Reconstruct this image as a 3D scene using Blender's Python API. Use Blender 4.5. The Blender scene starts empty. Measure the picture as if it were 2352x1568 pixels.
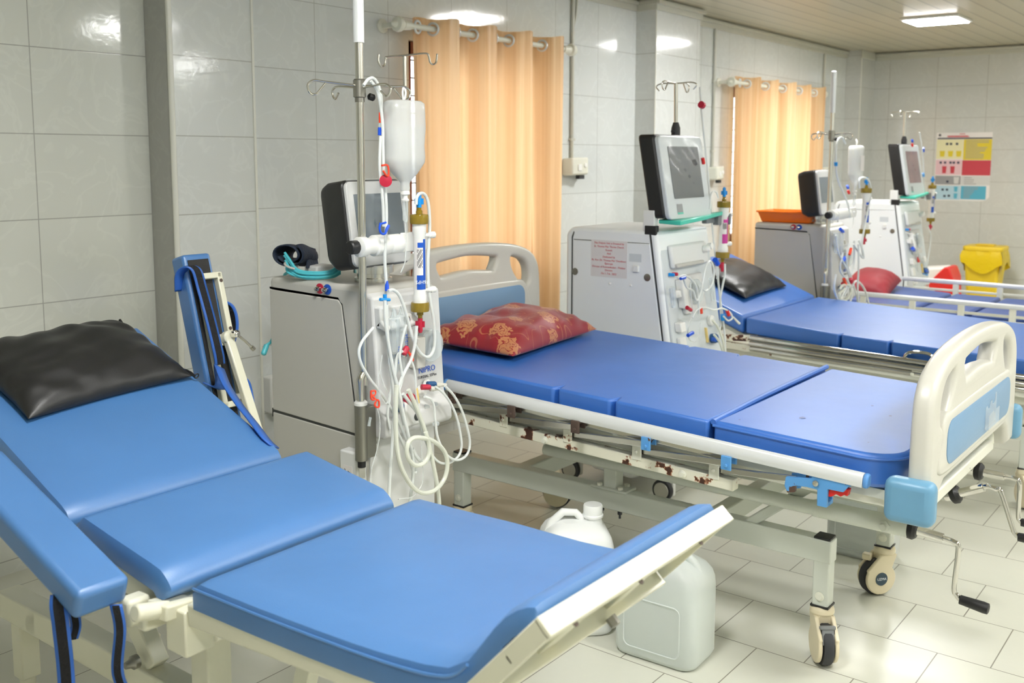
import bpy, bmesh, math, random
from mathutils import Vector, Matrix
random.seed(7)
SC = bpy.context.scene
COL = SC.collection
PI = math.pi

# ------------------------------------------------------------------ materials
def srgb(r, g, b):
    f = lambda c: (c/255/12.92) if c/255 <= .04045 else ((c/255+.055)/1.055)**2.4
    return (f(r), f(g), f(b), 1)

def new_mat(name):
    m = bpy.data.materials.new(name); m.use_nodes = True
    nt = m.node_tree
    return m, nt, nt.nodes['Principled BSDF'], nt.nodes['Material Output']

def pm(name, rgb, rough=.5, metal=0, var=0, vscale=6, bump=0, bscale=80, coat=0, spec=.5, emit=None):
    """procedural principled: noise colour variation + noise bump"""
    m, nt, p, out = new_mat(name)
    c = srgb(*rgb)
    p.inputs['Base Color'].default_value = c
    p.inputs['Roughness'].default_value = rough
    p.inputs['Metallic'].default_value = metal
    p.inputs['Coat Weight'].default_value = coat
    p.inputs['Specular IOR Level'].default_value = spec
    if emit:
        p.inputs['Emission Color'].default_value = c; p.inputs['Emission Strength'].default_value = emit
    tc = nt.nodes.new('ShaderNodeTexCoord')
    n = nt.nodes.new('ShaderNodeTexNoise'); n.inputs['Scale'].default_value = vscale; n.inputs['Detail'].default_value = 4
    nt.links.new(tc.outputs['Object'], n.inputs['Vector'])
    if var:
        mx = nt.nodes.new('ShaderNodeMix'); mx.data_type = 'RGBA'
        mx.inputs['A'].default_value = tuple(max(0, x*(1-var)) for x in c[:3])+(1,)
        mx.inputs['B'].default_value = tuple(min(1, x*(1+var)) for x in c[:3])+(1,)
        nt.links.new(n.outputs['Fac'], mx.inputs['Factor']); nt.links.new(mx.outputs['Result'], p.inputs['Base Color'])
    if bump:
        n2 = nt.nodes.new('ShaderNodeTexNoise'); n2.inputs['Scale'].default_value = bscale; n2.inputs['Detail'].default_value = 3
        nt.links.new(tc.outputs['Object'], n2.inputs['Vector'])
        b = nt.nodes.new('ShaderNodeBump'); b.inputs['Strength'].default_value = bump; b.inputs['Distance'].default_value = .01
        nt.links.new(n2.outputs['Fac'], b.inputs['Height']); nt.links.new(b.outputs['Normal'], p.inputs['Normal'])
    return m

def clear(name, rgb, see=.5, rough=.2, spec=.5, rim=.35):
    """milky plastic: part see-through, part glossy body"""
    m, nt, p, out = new_mat(name)
    p.inputs['Base Color'].default_value = srgb(*rgb); p.inputs['Roughness'].default_value = rough
    p.inputs['Specular IOR Level'].default_value = spec
    t = nt.nodes.new('ShaderNodeBsdfTransparent')
    lw = nt.nodes.new('ShaderNodeLayerWeight'); lw.inputs['Blend'].default_value = .35
    mr = nt.nodes.new('ShaderNodeMapRange'); mr.inputs['To Min'].default_value = 1-see; mr.inputs['To Max'].default_value = min(1, 1-see+rim)
    mx = nt.nodes.new('ShaderNodeMixShader')
    nt.links.new(lw.outputs['Facing'], mr.inputs['Value']); nt.links.new(mr.outputs['Result'], mx.inputs['Fac'])
    nt.links.new(t.outputs[0], mx.inputs[1]); nt.links.new(p.outputs[0], mx.inputs[2]); nt.links.new(mx.outputs[0], out.inputs['Surface'])
    return m

def tile_mat(name, rgb, mortar, u, v, uo, vo, w, h, offset, ms, rough, vein=.05, bump=.03, smooth_bump=9):
    """glossy ceramic tiles; u, v name the object axes used ('X','Y','Z')"""
    m, nt, p, out = new_mat(name)
    tc = nt.nodes.new('ShaderNodeTexCoord'); sp = nt.nodes.new('ShaderNodeSeparateXYZ')
    nt.links.new(tc.outputs['Object'], sp.inputs[0])
    cb = nt.nodes.new('ShaderNodeCombineXYZ')
    for ax, off, k in ((u, uo, 0), (v, vo, 1)):
        a = nt.nodes.new('ShaderNodeMath'); a.operation = 'ADD'; a.inputs[1].default_value = off
        nt.links.new(sp.outputs[ax], a.inputs[0]); nt.links.new(a.outputs[0], cb.inputs[k])
    br = nt.nodes.new('ShaderNodeTexBrick')
    br.offset = offset; br.offset_frequency = 2; br.squash = 1
    br.inputs['Scale'].default_value = 1; br.inputs['Brick Width'].default_value = w; br.inputs['Row Height'].default_value = h
    br.inputs['Mortar Size'].default_value = ms; br.inputs['Mortar Smooth'].default_value = .3
    c = srgb(*rgb)
    br.inputs['Color1'].default_value = c; br.inputs['Color2'].default_value = tuple(x*.97 for x in c[:3])+(1,)
    br.inputs['Mortar'].default_value = srgb(*mortar)
    nt.links.new(cb.outputs[0], br.inputs['Vector'])
    # faint veins
    n = nt.nodes.new('ShaderNodeTexNoise'); n.inputs['Scale'].default_value = 5; n.inputs['Detail'].default_value = 6; n.inputs['Distortion'].default_value = 1.6
    nt.links.new(tc.outputs['Object'], n.inputs['Vector'])
    rp = nt.nodes.new('ShaderNodeValToRGB')
    e = rp.color_ramp.elements; e[0].position = .46; e[0].color = (1-vein,)*3+(1,); e[1].position = .5; e[1].color = (1, 1, 1, 1)
    e3 = rp.color_ramp.elements.new(.54); e3.color = (1-vein,)*3+(1,)
    nt.links.new(n.outputs['Fac'], rp.inputs['Fac'])
    mx = nt.nodes.new('ShaderNodeMix'); mx.data_type = 'RGBA'; mx.blend_type = 'MULTIPLY'; mx.inputs['Factor'].default_value = 1
    nt.links.new(br.outputs['Color'], mx.inputs['A']); nt.links.new(rp.outputs['Color'], mx.inputs['B'])
    nt.links.new(mx.outputs['Result'], p.inputs['Base Color'])
    p.inputs['Roughness'].default_value = rough
    n2 = nt.nodes.new('ShaderNodeTexNoise'); n2.inputs['Scale'].default_value = smooth_bump; n2.inputs['Detail'].default_value = 4; n2.inputs['Roughness'].default_value = .65
    nt.links.new(tc.outputs['Object'], n2.inputs['Vector'])
    b = nt.nodes.new('ShaderNodeBump'); b.inputs['Strength'].default_value = bump; b.inputs['Distance'].default_value = .02
    sub = nt.nodes.new('ShaderNodeMath'); sub.operation = 'SUBTRACT'
    nt.links.new(n2.outputs['Fac'], sub.inputs[0]); nt.links.new(br.outputs['Fac'], sub.inputs[1])
    nt.links.new(sub.outputs[0], b.inputs['Height']); nt.links.new(b.outputs['Normal'], p.inputs['Normal'])
    return m

def chipped(name, rgb, chip, rough=.35, lo=.60, scale=9, rust=None):
    m, nt, p, out = new_mat(name)
    tc = nt.nodes.new('ShaderNodeTexCoord')
    n = nt.nodes.new('ShaderNodeTexNoise'); n.inputs['Scale'].default_value = scale; n.inputs['Detail'].default_value = 7; n.inputs['Roughness'].default_value = .6
    nt.links.new(tc.outputs['Object'], n.inputs['Vector'])
    rp = nt.nodes.new('ShaderNodeValToRGB'); e = rp.color_ramp.elements
    e[0].position = lo; e[0].color = srgb(*rgb); e[1].position = lo+.015; e[1].color = srgb(*chip)
    if rust:
        k = rp.color_ramp.elements.new(lo-.03); k.color = srgb(*rgb)
        e[1].color = srgb(*rust)
        j = rp.color_ramp.elements.new(lo+.05); j.color = srgb(*chip)
    nt.links.new(n.outputs['Fac'], rp.inputs['Fac']); nt.links.new(rp.outputs['Color'], p.inputs['Base Color'])
    p.inputs['Roughness'].default_value = rough
    return m

def vinyl(name, rgb, rough=.34, coat=0, spec=.5, crease=.12):
    m, nt, p, out = new_mat(name)
    tc = nt.nodes.new('ShaderNodeTexCoord')
    n = nt.nodes.new('ShaderNodeTexNoise'); n.inputs['Scale'].default_value = 5; n.inputs['Detail'].default_value = 3
    nt.links.new(tc.outputs['Object'], n.inputs['Vector'])
    c = srgb(*rgb)
    mx = nt.nodes.new('ShaderNodeMix'); mx.data_type = 'RGBA'
    mx.inputs['A'].default_value = tuple(x*.9 for x in c[:3])+(1,); mx.inputs['B'].default_value = tuple(min(1, x*1.1) for x in c[:3])+(1,)
    nt.links.new(n.outputs['Fac'], mx.inputs['Factor'])
    nt.links.new(mx.outputs['Result'], p.inputs['Base Color'])
    p.inputs['Roughness'].default_value = rough; p.inputs['Specular IOR Level'].default_value = spec
    p.inputs['Coat Weight'].default_value = coat; p.inputs['Coat Roughness'].default_value = .42
    n1 = nt.nodes.new('ShaderNodeTexNoise'); n1.inputs['Scale'].default_value = 7; n1.inputs['Detail'].default_value = 2
    n2 = nt.nodes.new('ShaderNodeTexNoise'); n2.inputs['Scale'].default_value = 420; n2.inputs['Detail'].default_value = 1
    for q in (n1, n2): nt.links.new(tc.outputs['Object'], q.inputs['Vector'])
    b1 = nt.nodes.new('ShaderNodeBump'); b1.inputs['Strength'].default_value = crease; b1.inputs['Distance'].default_value = .03
    b2 = nt.nodes.new('ShaderNodeBump'); b2.inputs['Strength'].default_value = .12; b2.inputs['Distance'].default_value = .002
    nt.links.new(n1.outputs['Fac'], b1.inputs['Height']); nt.links.new(n2.outputs['Fac'], b2.inputs['Height'])
    nt.links.new(b1.outputs['Normal'], b2.inputs['Normal']); nt.links.new(b2.outputs['Normal'], p.inputs['Normal'])
    return m

M = {}
M['wall_a'] = tile_mat('white_wall_tile', (220, 222, 214), (172, 172, 166), 'X', 'Z', -1.785, -.05, .449, .3, 0, .0022, .09)
M['wall_p'] = tile_mat('pillar_wall_tile', (216, 219, 216), (172, 172, 166), 'X', 'Z', -2.235+.0, -.05, .6, .3, 0, .0022, .09)
M['wall_y'] = tile_mat('side_wall_tile', (206, 208, 204), (168, 168, 162), 'Y', 'Z', -2.3, -.05, .449, .3, 0, .0022, .1)
M['floor'] = tile_mat('cream_floor_tile', (214, 214, 200), (134, 130, 116), 'Y', 'X', -.735-.147+2.94, -3.334+3.029*2, .2939, .3029, .5, .0020, .30, vein=.01, bump=.015)
M['trim'] = pm('white_tile_edge', (222, 222, 212), .25, bump=.02)
M['cornice'] = pm('cornice_paint', (196, 196, 184), .35, var=.06, bump=.05, bscale=12)
M['cream'] = pm('cream_plastic', (206, 204, 194), .32, bump=.02, bscale=40, var=.03)
M['caster_cream'] = pm('caster_cream_plastic', (226, 214, 184), .35, bump=.02, var=.03)
M['blue_panel'] = pm('pale_blue_panel', (122, 158, 192), .4, var=.03, bump=.01)
M['blue_guard'] = pm('sky_blue_plastic', (106, 156, 188), .35, var=.08, vscale=14, bump=.02)
M['frame'] = chipped('white_bed_enamel', (226, 226, 212), (90, 62, 44), .3, .72, 14)
M['rusty'] = chipped('rusted_white_enamel', (228, 226, 208), (70, 42, 32), .35, .585, 19, rust=(156, 92, 48))
M['greyframe'] = chipped('pale_grey_green_enamel', (206, 210, 200), (96, 70, 50), .32, .73, 16)
M['ivory'] = pm('ivory_enamel', (226, 224, 202), .28, var=.04, bump=.02)
M['alu'] = pm('satin_aluminium', (228, 231, 232), .28, .2, bump=.01)
M['steel'] = pm('brushed_steel', (214, 212, 204), .26, 1, bump=.01)
M['dullsteel'] = pm('grey_cast_steel', (150, 148, 140), .38, .9, bump=.03)
M['chrome'] = pm('chrome', (214, 212, 206), .08, 1)
M['black'] = pm('black_plastic', (26, 26, 27), .45, bump=.05)
M['rubber'] = pm('dark_rubber', (52, 53, 56), .6, bump=.05)
M['brown'] = pm('worn_brown_primer', (84, 68, 60), .55, var=.2, vscale=40)
M['bluechip'] = chipped('chipped_blue_enamel', (92, 158, 220), (88, 66, 56), .35, .62, 22)
M['red'] = pm('red_plastic', (222, 40, 34), .35)
M['crimson'] = pm('crimson_plastic', (190, 34, 62), .35)
M['orange_red'] = pm('orange_red_plastic', (240, 74, 44), .35)
M['blue'] = pm('blue_plastic', (24, 84, 214), .35)
M['azure'] = pm('azure_plastic', (18, 146, 226), .3)
M['navy'] = pm('navy_plastic', (24, 80, 130), .35)
M['amber'] = clear('amber_plastic', (146, 122, 28), .12, .15)
M['yellow_tip'] = pm('pale_yellow_plastic', (232, 206, 130), .4)
M['vinyl_a'] = vinyl('pale_blue_couch_vinyl', (72, 122, 180), .42, crease=.06, spec=.75, coat=.35)
M['vinyl_b'] = vinyl('royal_blue_mattress_vinyl', (52, 112, 200), .44, crease=.06, spec=.85, coat=.22)
M['vinyl_c'] = vinyl('royal_blue_worn_vinyl', (42, 104, 188), .40, crease=.08, spec=.8, coat=.5)
M['vinyl_d'] = vinyl('navy_blue_mattress_vinyl', (40, 74, 146), .42, crease=.16, spec=.75)
M['black_vinyl'] = vinyl('black_leatherette', (32, 32, 32), .42, crease=.25)
M['velcro'] = pm('black_velcro', (26, 26, 28), .9, var=.5, vscale=120, bump=.5, bscale=200)
M['webbing'] = vinyl('blue_strap_vinyl', (52, 104, 190), .45)
M['underside'] = pm('black_backing_cloth', (44, 43, 42), .75, var=.25, vscale=30, bump=.2, bscale=120)
M['mgrey'] = pm('warm_grey_machine_plastic', (196, 194, 186), .42, bump=.015, bscale=300)
M['mwhite'] = pm('white_machine_plastic', (226, 227, 225), .34, bump=.01, bscale=200)
M['mpanel'] = pm('light_grey_machine_panel', (214, 214, 212), .35, bump=.01, bscale=200)
M['mside'] = pm('bright_white_machine_side', (246, 249, 249), .38, bump=.01, bscale=200)
M['mcool'] = pm('cool_white_machine_panel', (214, 220, 222), .35, bump=.01, bscale=200)
M['seam'] = pm('dark_seam', (60, 62, 60), .6)
M['teal'] = pm('teal_plastic', (70, 200, 176), .35)
M['screen'] = pm('dark_glass_screen', (84, 98, 108), .25, var=.12, vscale=20)
M['screen2'] = pm('black_glass_screen', (46, 54, 54), .3, var=.35, vscale=9)
M['screen3'] = pm('reddish_screen', (128, 84, 88), .2, var=.5, vscale=12)
M['tube'] = clear('milky_tube', (236, 240, 238), .20, .22, .5, .18)
M['thin'] = clear('clear_thin_tube', (236, 240, 238), .55, .15)
M['tubey'] = clear('yellowish_tube', (236, 239, 226), .26, .25, .5, .2)
M['clearp'] = clear('clear_plastic', (226, 236, 238), .72, .08)
M['film'] = clear('clear_film_cover', (236, 240, 240), .90, .12, .5, .10)
M['bag'] = clear('frosted_bottle_plastic', (230, 232, 230), .48, .25)
M['jug'] = clear('frosted_jug_plastic', (236, 242, 238), .42, .35)
M['saline'] = clear('clear_saline', (238, 240, 238), .62, .1)
M['liquid'] = clear('pale_liquid', (206, 224, 216), .45, .1)
M['jugw'] = pm('white_jug_plastic', (240, 242, 240), .35, bump=.02, bscale=20)
M['white'] = pm('white_plastic', (238, 238, 234), .38, bump=.01)
M['ivoryp'] = pm('ivory_plastic', (226, 226, 212), .4, bump=.01)
M['ink'] = pm('dark_ink', (60, 60, 64), .6)
M['navyink'] = pm('logo_blue_ink', (20, 84, 190), .4)
M['redink'] = pm('red_ink', (206, 64, 78), .6)
M['whiteink'] = pm('white_ink', (235, 240, 245), .5)
M['paper'] = pm('white_paper', (232, 228, 226), .7, var=.02)
M['badge'] = pm('slate_badge', (52, 72, 86), .35)
M['cyan'] = pm('cyan_hose_rubber', (86, 196, 208), .35)
M['cuff'] = pm('navy_cuff_cloth', (30, 42, 60), .75, var=.3, vscale=30, bump=.3, bscale=150)
M['orange'] = pm('orange_plastic', (244, 120, 28), .35)
M['yellow'] = pm('yellow_plastic', (232, 200, 40), .42, var=.06, bump=.04)
M['yellowbag'] = pm('yellow_film', (226, 196, 10), .3, bump=.4, bscale=30)
M['magenta'] = pm('magenta_ink', (196, 60, 150), .5)
M['brownwood'] = pm('brown_window_frame', (110, 56, 40), .5, var=.15)
M['led'] = None

def build_special():
    # curtain: satin, lets light through
    m, nt, p, out = new_mat('peach_satin_curtain')
    p.inputs['Base Color'].default_value = srgb(226, 194, 148); p.inputs['Roughness'].default_value = .38
    p.inputs['Sheen Weight'].default_value = .3
    tr = nt.nodes.new('ShaderNodeBsdfTranslucent'); tr.inputs['Color'].default_value = srgb(248, 206, 156)
    t0 = nt.nodes.new('ShaderNodeTexCoord'); m0 = nt.nodes.new('ShaderNodeMapping'); m0.inputs['Scale'].default_value = (26, 26, .25)
    n0 = nt.nodes.new('ShaderNodeTexNoise'); n0.inputs['Scale'].default_value = 1; n0.inputs['Detail'].default_value = 3
    nt.links.new(t0.outputs['Object'], m0.inputs[0]); nt.links.new(m0.outputs[0], n0.inputs['Vector'])
    r0 = nt.nodes.new('ShaderNodeValToRGB'); q = r0.color_ramp.elements; q[0].position = .32; q[0].color = srgb(206, 160, 104); q[1].position = .68; q[1].color = srgb(240, 214, 172)
    nt.links.new(n0.outputs['Fac'], r0.inputs['Fac']); nt.links.new(r0.outputs['Color'], p.inputs['Base Color'])
    mx = nt.nodes.new('ShaderNodeMixShader'); mx.inputs['Fac'].default_value = .42
    nt.links.new(p.outputs[0], mx.inputs[1]); nt.links.new(tr.outputs[0], mx.inputs[2]); nt.links.new(mx.outputs[0], out.inputs['Surface'])
    tc = nt.nodes.new('ShaderNodeTexCoord'); mp = nt.nodes.new('ShaderNodeMapping'); mp.inputs['Scale'].default_value = (220, 220, 3)
    n = nt.nodes.new('ShaderNodeTexNoise'); n.inputs['Scale'].default_value = 1; n.inputs['Detail'].default_value = 2
    nt.links.new(tc.outputs['Object'], mp.inputs[0]); nt.links.new(mp.outputs[0], n.inputs['Vector'])
    b = nt.nodes.new('ShaderNodeBump'); b.inputs['Strength'].default_value = .12; b.inputs['Distance'].default_value = .005
    nt.links.new(n.outputs['Fac'], b.inputs['Height']); nt.links.new(b.outputs['Normal'], p.inputs['Normal'])
    M['curtain'] = m
    # LED diffuser
    m, nt, p, out = new_mat('led_diffuser')
    p.inputs['Emission Color'].default_value = (1, .995, .975, 1); p.inputs['Emission Strength'].default_value = LED
    M['led'] = m
    # ceiling panels run along X, one groove per .11 m in Y
    m, nt, p, out = new_mat('pvc_ceiling_panel')
    tc = nt.nodes.new('ShaderNodeTexCoord'); sp = nt.nodes.new('ShaderNodeSeparateXYZ'); nt.links.new(tc.outputs['Object'], sp.inputs[0])
    a = nt.nodes.new('ShaderNodeMath'); a.operation = 'MULTIPLY'; a.inputs[1].default_value = 1/.135
    f = nt.nodes.new('ShaderNodeMath'); f.operation = 'FRACT'
    nt.links.new(sp.outputs['Y'], a.inputs[0]); nt.links.new(a.outputs[0], f.inputs[0])
    rp = nt.nodes.new('ShaderNodeValToRGB'); e = rp.color_ramp.elements
    e[0].position = 0; e[0].color = srgb(120, 116, 100); e[1].position = .05; e[1].color = srgb(196, 190, 168)
    k = rp.color_ramp.elements.new(.93); k.color = srgb(190, 184, 162)
    k = rp.color_ramp.elements.new(1); k.color = srgb(120, 116, 100)
    nt.links.new(f.outputs[0], rp.inputs['Fac']); nt.links.new(rp.outputs['Color'], p.inputs['Base Color'])
    p.inputs['Roughness'].default_value = .3
    M['ceiling'] = m
    # red cushion cloth with gold roses and curling stems
    m, nt, p, out = new_mat('red_floral_brocade')
    tc = nt.nodes.new('ShaderNodeTexCoord')
    v = nt.nodes.new('ShaderNodeTexVoronoi'); v.voronoi_dimensions = '2D'; v.inputs['Scale'].default_value = 6.6; v.inputs['Randomness'].default_value = .75
    nz = nt.nodes.new('ShaderNodeTexNoise'); nz.inputs['Scale'].default_value = 34; nz.inputs['Detail'].default_value = 2
    mpf = nt.nodes.new('ShaderNodeMapping'); mpf.inputs['Scale'].default_value = (1, 1, .04); nt.links.new(tc.outputs['Object'], mpf.inputs[0])
    ad = nt.nodes.new('ShaderNodeMix'); ad.data_type = 'RGBA'; ad.blend_type = 'LINEAR_LIGHT'; ad.inputs['Factor'].default_value = .035
    nt.links.new(tc.outputs['Object'], nz.inputs['Vector']); nt.links.new(mpf.outputs[0], ad.inputs['A']); nt.links.new(nz.outputs['Color'], ad.inputs['B'])
    nt.links.new(ad.outputs['Result'], v.inputs['Vector'])
    lt = nt.nodes.new('ShaderNodeMath'); lt.operation = 'LESS_THAN'; lt.inputs[1].default_value = .27
    nt.links.new(v.outputs['Distance'], lt.inputs[0])
    # petal rings
    ml = nt.nodes.new('ShaderNodeMath'); ml.operation = 'MULTIPLY'; ml.inputs[1].default_value = 62
    sn = nt.nodes.new('ShaderNodeMath'); sn.operation = 'SINE'
    gt = nt.nodes.new('ShaderNodeMath'); gt.operation = 'GREATER_THAN'; gt.inputs[1].default_value = -.7
    nt.links.new(v.outputs['Distance'], ml.inputs[0]); nt.links.new(ml.outputs[0], sn.inputs[0]); nt.links.new(sn.outputs[0], gt.inputs[0])
    fl = nt.nodes.new('ShaderNodeMath'); fl.operation = 'MULTIPLY'; nt.links.new(lt.outputs[0], fl.inputs[0]); nt.links.new(gt.outputs[0], fl.inputs[1])
    # stems: thin iso-lines of a smooth noise
    ns = nt.nodes.new('ShaderNodeTexNoise'); ns.noise_dimensions = '2D'; ns.inputs['Scale'].default_value = 15; ns.inputs['Detail'].default_value = .5; ns.inputs['Distortion'].default_value = .6
    nt.links.new(mpf.outputs[0], ns.inputs['Vector'])
    s1 = nt.nodes.new('ShaderNodeMath'); s1.operation = 'SUBTRACT'; s1.inputs[1].default_value = .5
    s2 = nt.nodes.new('ShaderNodeMath'); s2.operation = 'ABSOLUTE'
    s3 = nt.nodes.new('ShaderNodeMath'); s3.operation = 'LESS_THAN'; s3.inputs[1].default_value = .012
    nt.links.new(ns.outputs['Fac'], s1.inputs[0]); nt.links.new(s1.outputs[0], s2.inputs[0]); nt.links.new(s2.outputs[0], s3.inputs[0])
    m2 = nt.nodes.new('ShaderNodeMath'); m2.operation = 'MULTIPLY'; m2.inputs[1].default_value = .55; nt.links.new(s3.outputs[0], m2.inputs[0])
    mxx = nt.nodes.new('ShaderNodeMath'); mxx.operation = 'MAXIMUM'; nt.links.new(fl.outputs[0], mxx.inputs[0]); nt.links.new(m2.outputs[0], mxx.inputs[1])
    mx = nt.nodes.new('ShaderNodeMix'); mx.data_type = 'RGBA'; mx.inputs['A'].default_value = srgb(150, 30, 40); mx.inputs['B'].default_value = srgb(196, 128, 84)
    nt.links.new(mxx.outputs[0], mx.inputs['Factor']); nt.links.new(mx.outputs['Result'], p.inputs['Base Color'])
    p.inputs['Roughness'].default_value = .45; p.inputs['Sheen Weight'].default_value = .2
    M['floral'] = m

# ------------------------------------------------------------------ mesh building
def catmull(pts, n=8):
    P = [Vector(p) for p in pts]
    if len(P) < 3: return P
    out = []
    for i in range(len(P)-1):
        p0 = P[i-1] if i else P[i]*2-P[i+1]; p1 = P[i]; p2 = P[i+1]; p3 = P[i+2] if i+2 < len(P) else P[i+1]*2-P[i]
        for k in range(n):
            t = k/n
            out.append(.5*((2*p1)+(p2-p0)*t+(2*p0-5*p1+4*p2-p3)*t*t+(3*p1-p0-3*p2+p3)*t**3))
    out.append(P[-1])
    return out

class MB:
    def __init__(s, off=(0, 0, 0)):
        s.v = []; s.f = []; s.off = Vector(off)
    def add(s, vs, fs):
        assert max(i for f in fs for i in f) < len(vs)
        b = len(s.v); s.v += [Vector(q)+s.off for q in vs]; s.f += [tuple(b+i for i in f) for f in fs]; return s
    def box(s, a, b):
        (x0, y0, z0), (x1, y1, z1) = [[min(p, q) for p, q in zip(a, b)], [max(p, q) for p, q in zip(a, b)]]
        v = [(x0, y0, z0), (x1, y0, z0), (x1, y1, z0), (x0, y1, z0), (x0, y0, z1), (x1, y0, z1), (x1, y1, z1), (x0, y1, z1)]
        return s.add(v, [(0, 3, 2, 1), (4, 5, 6, 7), (0, 1, 5, 4), (1, 2, 6, 5), (2, 3, 7, 6), (3, 0, 4, 7)])
    def obox(s, c, size, R):
        h = [q/2 for q in size]; c = Vector(c)
        v = [c+R @ Vector((sx*h[0], sy*h[1], sz*h[2])) for sz in (-1, 1) for sx, sy in ((-1, -1), (1, -1), (1, 1), (-1, 1))]
        return s.add(v, [(0, 3, 2, 1), (4, 5, 6, 7), (0, 1, 5, 4), (1, 2, 6, 5), (2, 3, 7, 6), (3, 0, 4, 7)])
    def beam(s, p0, p1, w, h, up=(0, 0, 1)):
        p0 = Vector(p0); p1 = Vector(p1); d = (p1-p0); L = d.length; d.normalize()
        u = Vector(up)
        if abs(d.dot(u)) > .98: u = Vector((0, 1, 0))
        r = d.cross(u).normalized(); u = r.cross(d)
        R = Matrix((r, d, u)).transposed()
        return s.obox((p0+p1)/2, (w, L, h), R)
    def tube(s, path, r, n=10, smooth=0):
        P = catmull(path, smooth) if smooth else [Vector(p) for p in path]
        m = len(P); rr = r if isinstance(r, (list, tuple)) else [r]*m
        T = [((P[min(i+1, m-1)]-P[max(i-1, 0)]).normalized()) for i in range(m)]
        a = Vector((0, 0, 1)) if abs(T[0].z) < .9 else Vector((1, 0, 0))
        N = T[0].cross(a).normalized(); vs = []; fs = []
        for i in range(m):
            N = (N-T[i]*N.dot(T[i]))
            if N.length < 1e-6: N = T[i].orthogonal()
            N.normalize(); B = T[i].cross(N)
            for k in range(n):
                t = 2*PI*k/n; vs.append(P[i]+(N*math.cos(t)+B*math.sin(t))*rr[i])
        for i in range(m-1):
            for k in range(n):
                k2 = (k+1) % n; fs.append((i*n+k, i*n+k2, (i+1)*n+k2, (i+1)*n+k))
        fs.append(tuple(range(n-1, -1, -1))); fs.append(tuple((m-1)*n+k for k in range(n)))
        return s.add(vs, fs)
    def lathe(s, prof, o, axis=(0, 0, 1), n=24):
        """prof: (radius, height) along axis from o"""
        o = Vector(o); ax = Vector(axis).normalized(); u = ax.orthogonal().normalized(); w = ax.cross(u); m = len(prof); vs = []; fs = []
        for r, h in prof:
            for k in range(n):
                t = 2*PI*k/n; vs.append(o+ax*h+(u*math.cos(t)+w*math.sin(t))*max(r, 1e-4))
        for i in range(m-1):
            for k in range(n):
                k2 = (k+1) % n; fs.append((i*n+k, i*n+k2, (i+1)*n+k2, (i+1)*n+k))
        fs.append(tuple(range(n-1, -1, -1))); fs.append(tuple((m-1)*n+k for k in range(n)))
        return s.add(vs, fs)
    def prism(s, poly, vec):
        P = [Vector(p) for p in poly]; vec = Vector(vec); n = len(P)
        fs = [tuple(range(n-1, -1, -1)), tuple(range(n, 2*n))]+[(i, (i+1) % n, n+(i+1) % n, n+i) for i in range(n)]
        return s.add(P+[p+vec for p in P], fs)
    def strip(s, rows):
        """grid of points: rows of equal length"""
        n = len(rows[0]); vs = [p for r in rows for p in r]
        return s.add(vs, [(i*n+k, i*n+k+1, (i+1)*n+k+1, (i+1)*n+k) for i in range(len(rows)-1) for k in range(n-1)])
    def torus(s, c, axis, R, r, n=20, m=8):
        ax = Vector(axis).normalized(); u = ax.orthogonal().normalized(); w = ax.cross(u); c = Vector(c)
        vs = []; fs = []
        for i in range(n):
            t = 2*PI*i/n; d = u*math.cos(t)+w*math.sin(t)
            for k in range(m):
                q = 2*PI*k/m; vs.append(c+d*(R+r*math.cos(q))+ax*r*math.sin(q))
        for i in range(n):
            for k in range(m):
                fs.append((i*m+k, ((i+1) % n)*m+k, ((i+1) % n)*m+(k+1) % m, i*m+(k+1) % m))
        return s.add(vs, fs)
    def build(s, name, mat, parent=None, bevel=0, seg=2, sub=0, angle=35, solid=0, **kw):
        me = bpy.data.meshes.new(name)
        o0 = Vector((0, 0, 0)); p = parent
        while p is not None: o0 += p.location; p = p.parent
        me.from_pydata([tuple(v-o0) for v in s.v], [], s.f)
        bm = bmesh.new(); bm.from_mesh(me); bmesh.ops.recalc_face_normals(bm, faces=bm.faces); bm.to_mesh(me); bm.free()
        me.materials.append(M[mat] if isinstance(mat, str) else mat)
        me.shade_smooth(); me.set_sharp_from_angle(angle=math.radians(angle))
        o = bpy.data.objects.new(name, me); COL.objects.link(o)
        if parent: o.parent = parent
        if solid:
            md = o.modifiers.new('thick', 'SOLIDIFY'); md.thickness = solid; md.offset = 0
        if bevel:
            md = o.modifiers.new('bevel', 'BEVEL'); md.width = bevel; md.segments = seg; md.limit_method = 'ANGLE'; md.angle_limit = math.radians(30); md.harden_normals = False
        if sub:
            md = o.modifiers.new('sub', 'SUBSURF'); md.levels = sub; md.render_levels = sub
        for k, q in kw.items(): o[k] = q
        return o

def thing(name, label, cat, loc=(0, 0, 0), group=None):
    o = bpy.data.objects.new(name, None); COL.objects.link(o); o.location = loc; o.empty_display_size = .05
    o['label'] = label; o['category'] = cat
    if group: o['group'] = group
    return o
def tag(o, label, cat, group=None):
    o['label'] = label; o['category'] = cat
    if group: o['group'] = group
    return o
def struct(o):
    o['kind'] = 'structure'; return o
def dup(root, d, label, group=None):
    def cp(o, par):
        c = o.copy(); COL.objects.link(c)
        if par: c.parent = par
        for ch in o.children: cp(ch, c)
        return c
    c = cp(root, None); c.location = root.location+Vector(d); c['label'] = label
    if group: c['group'] = group
    return c

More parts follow.
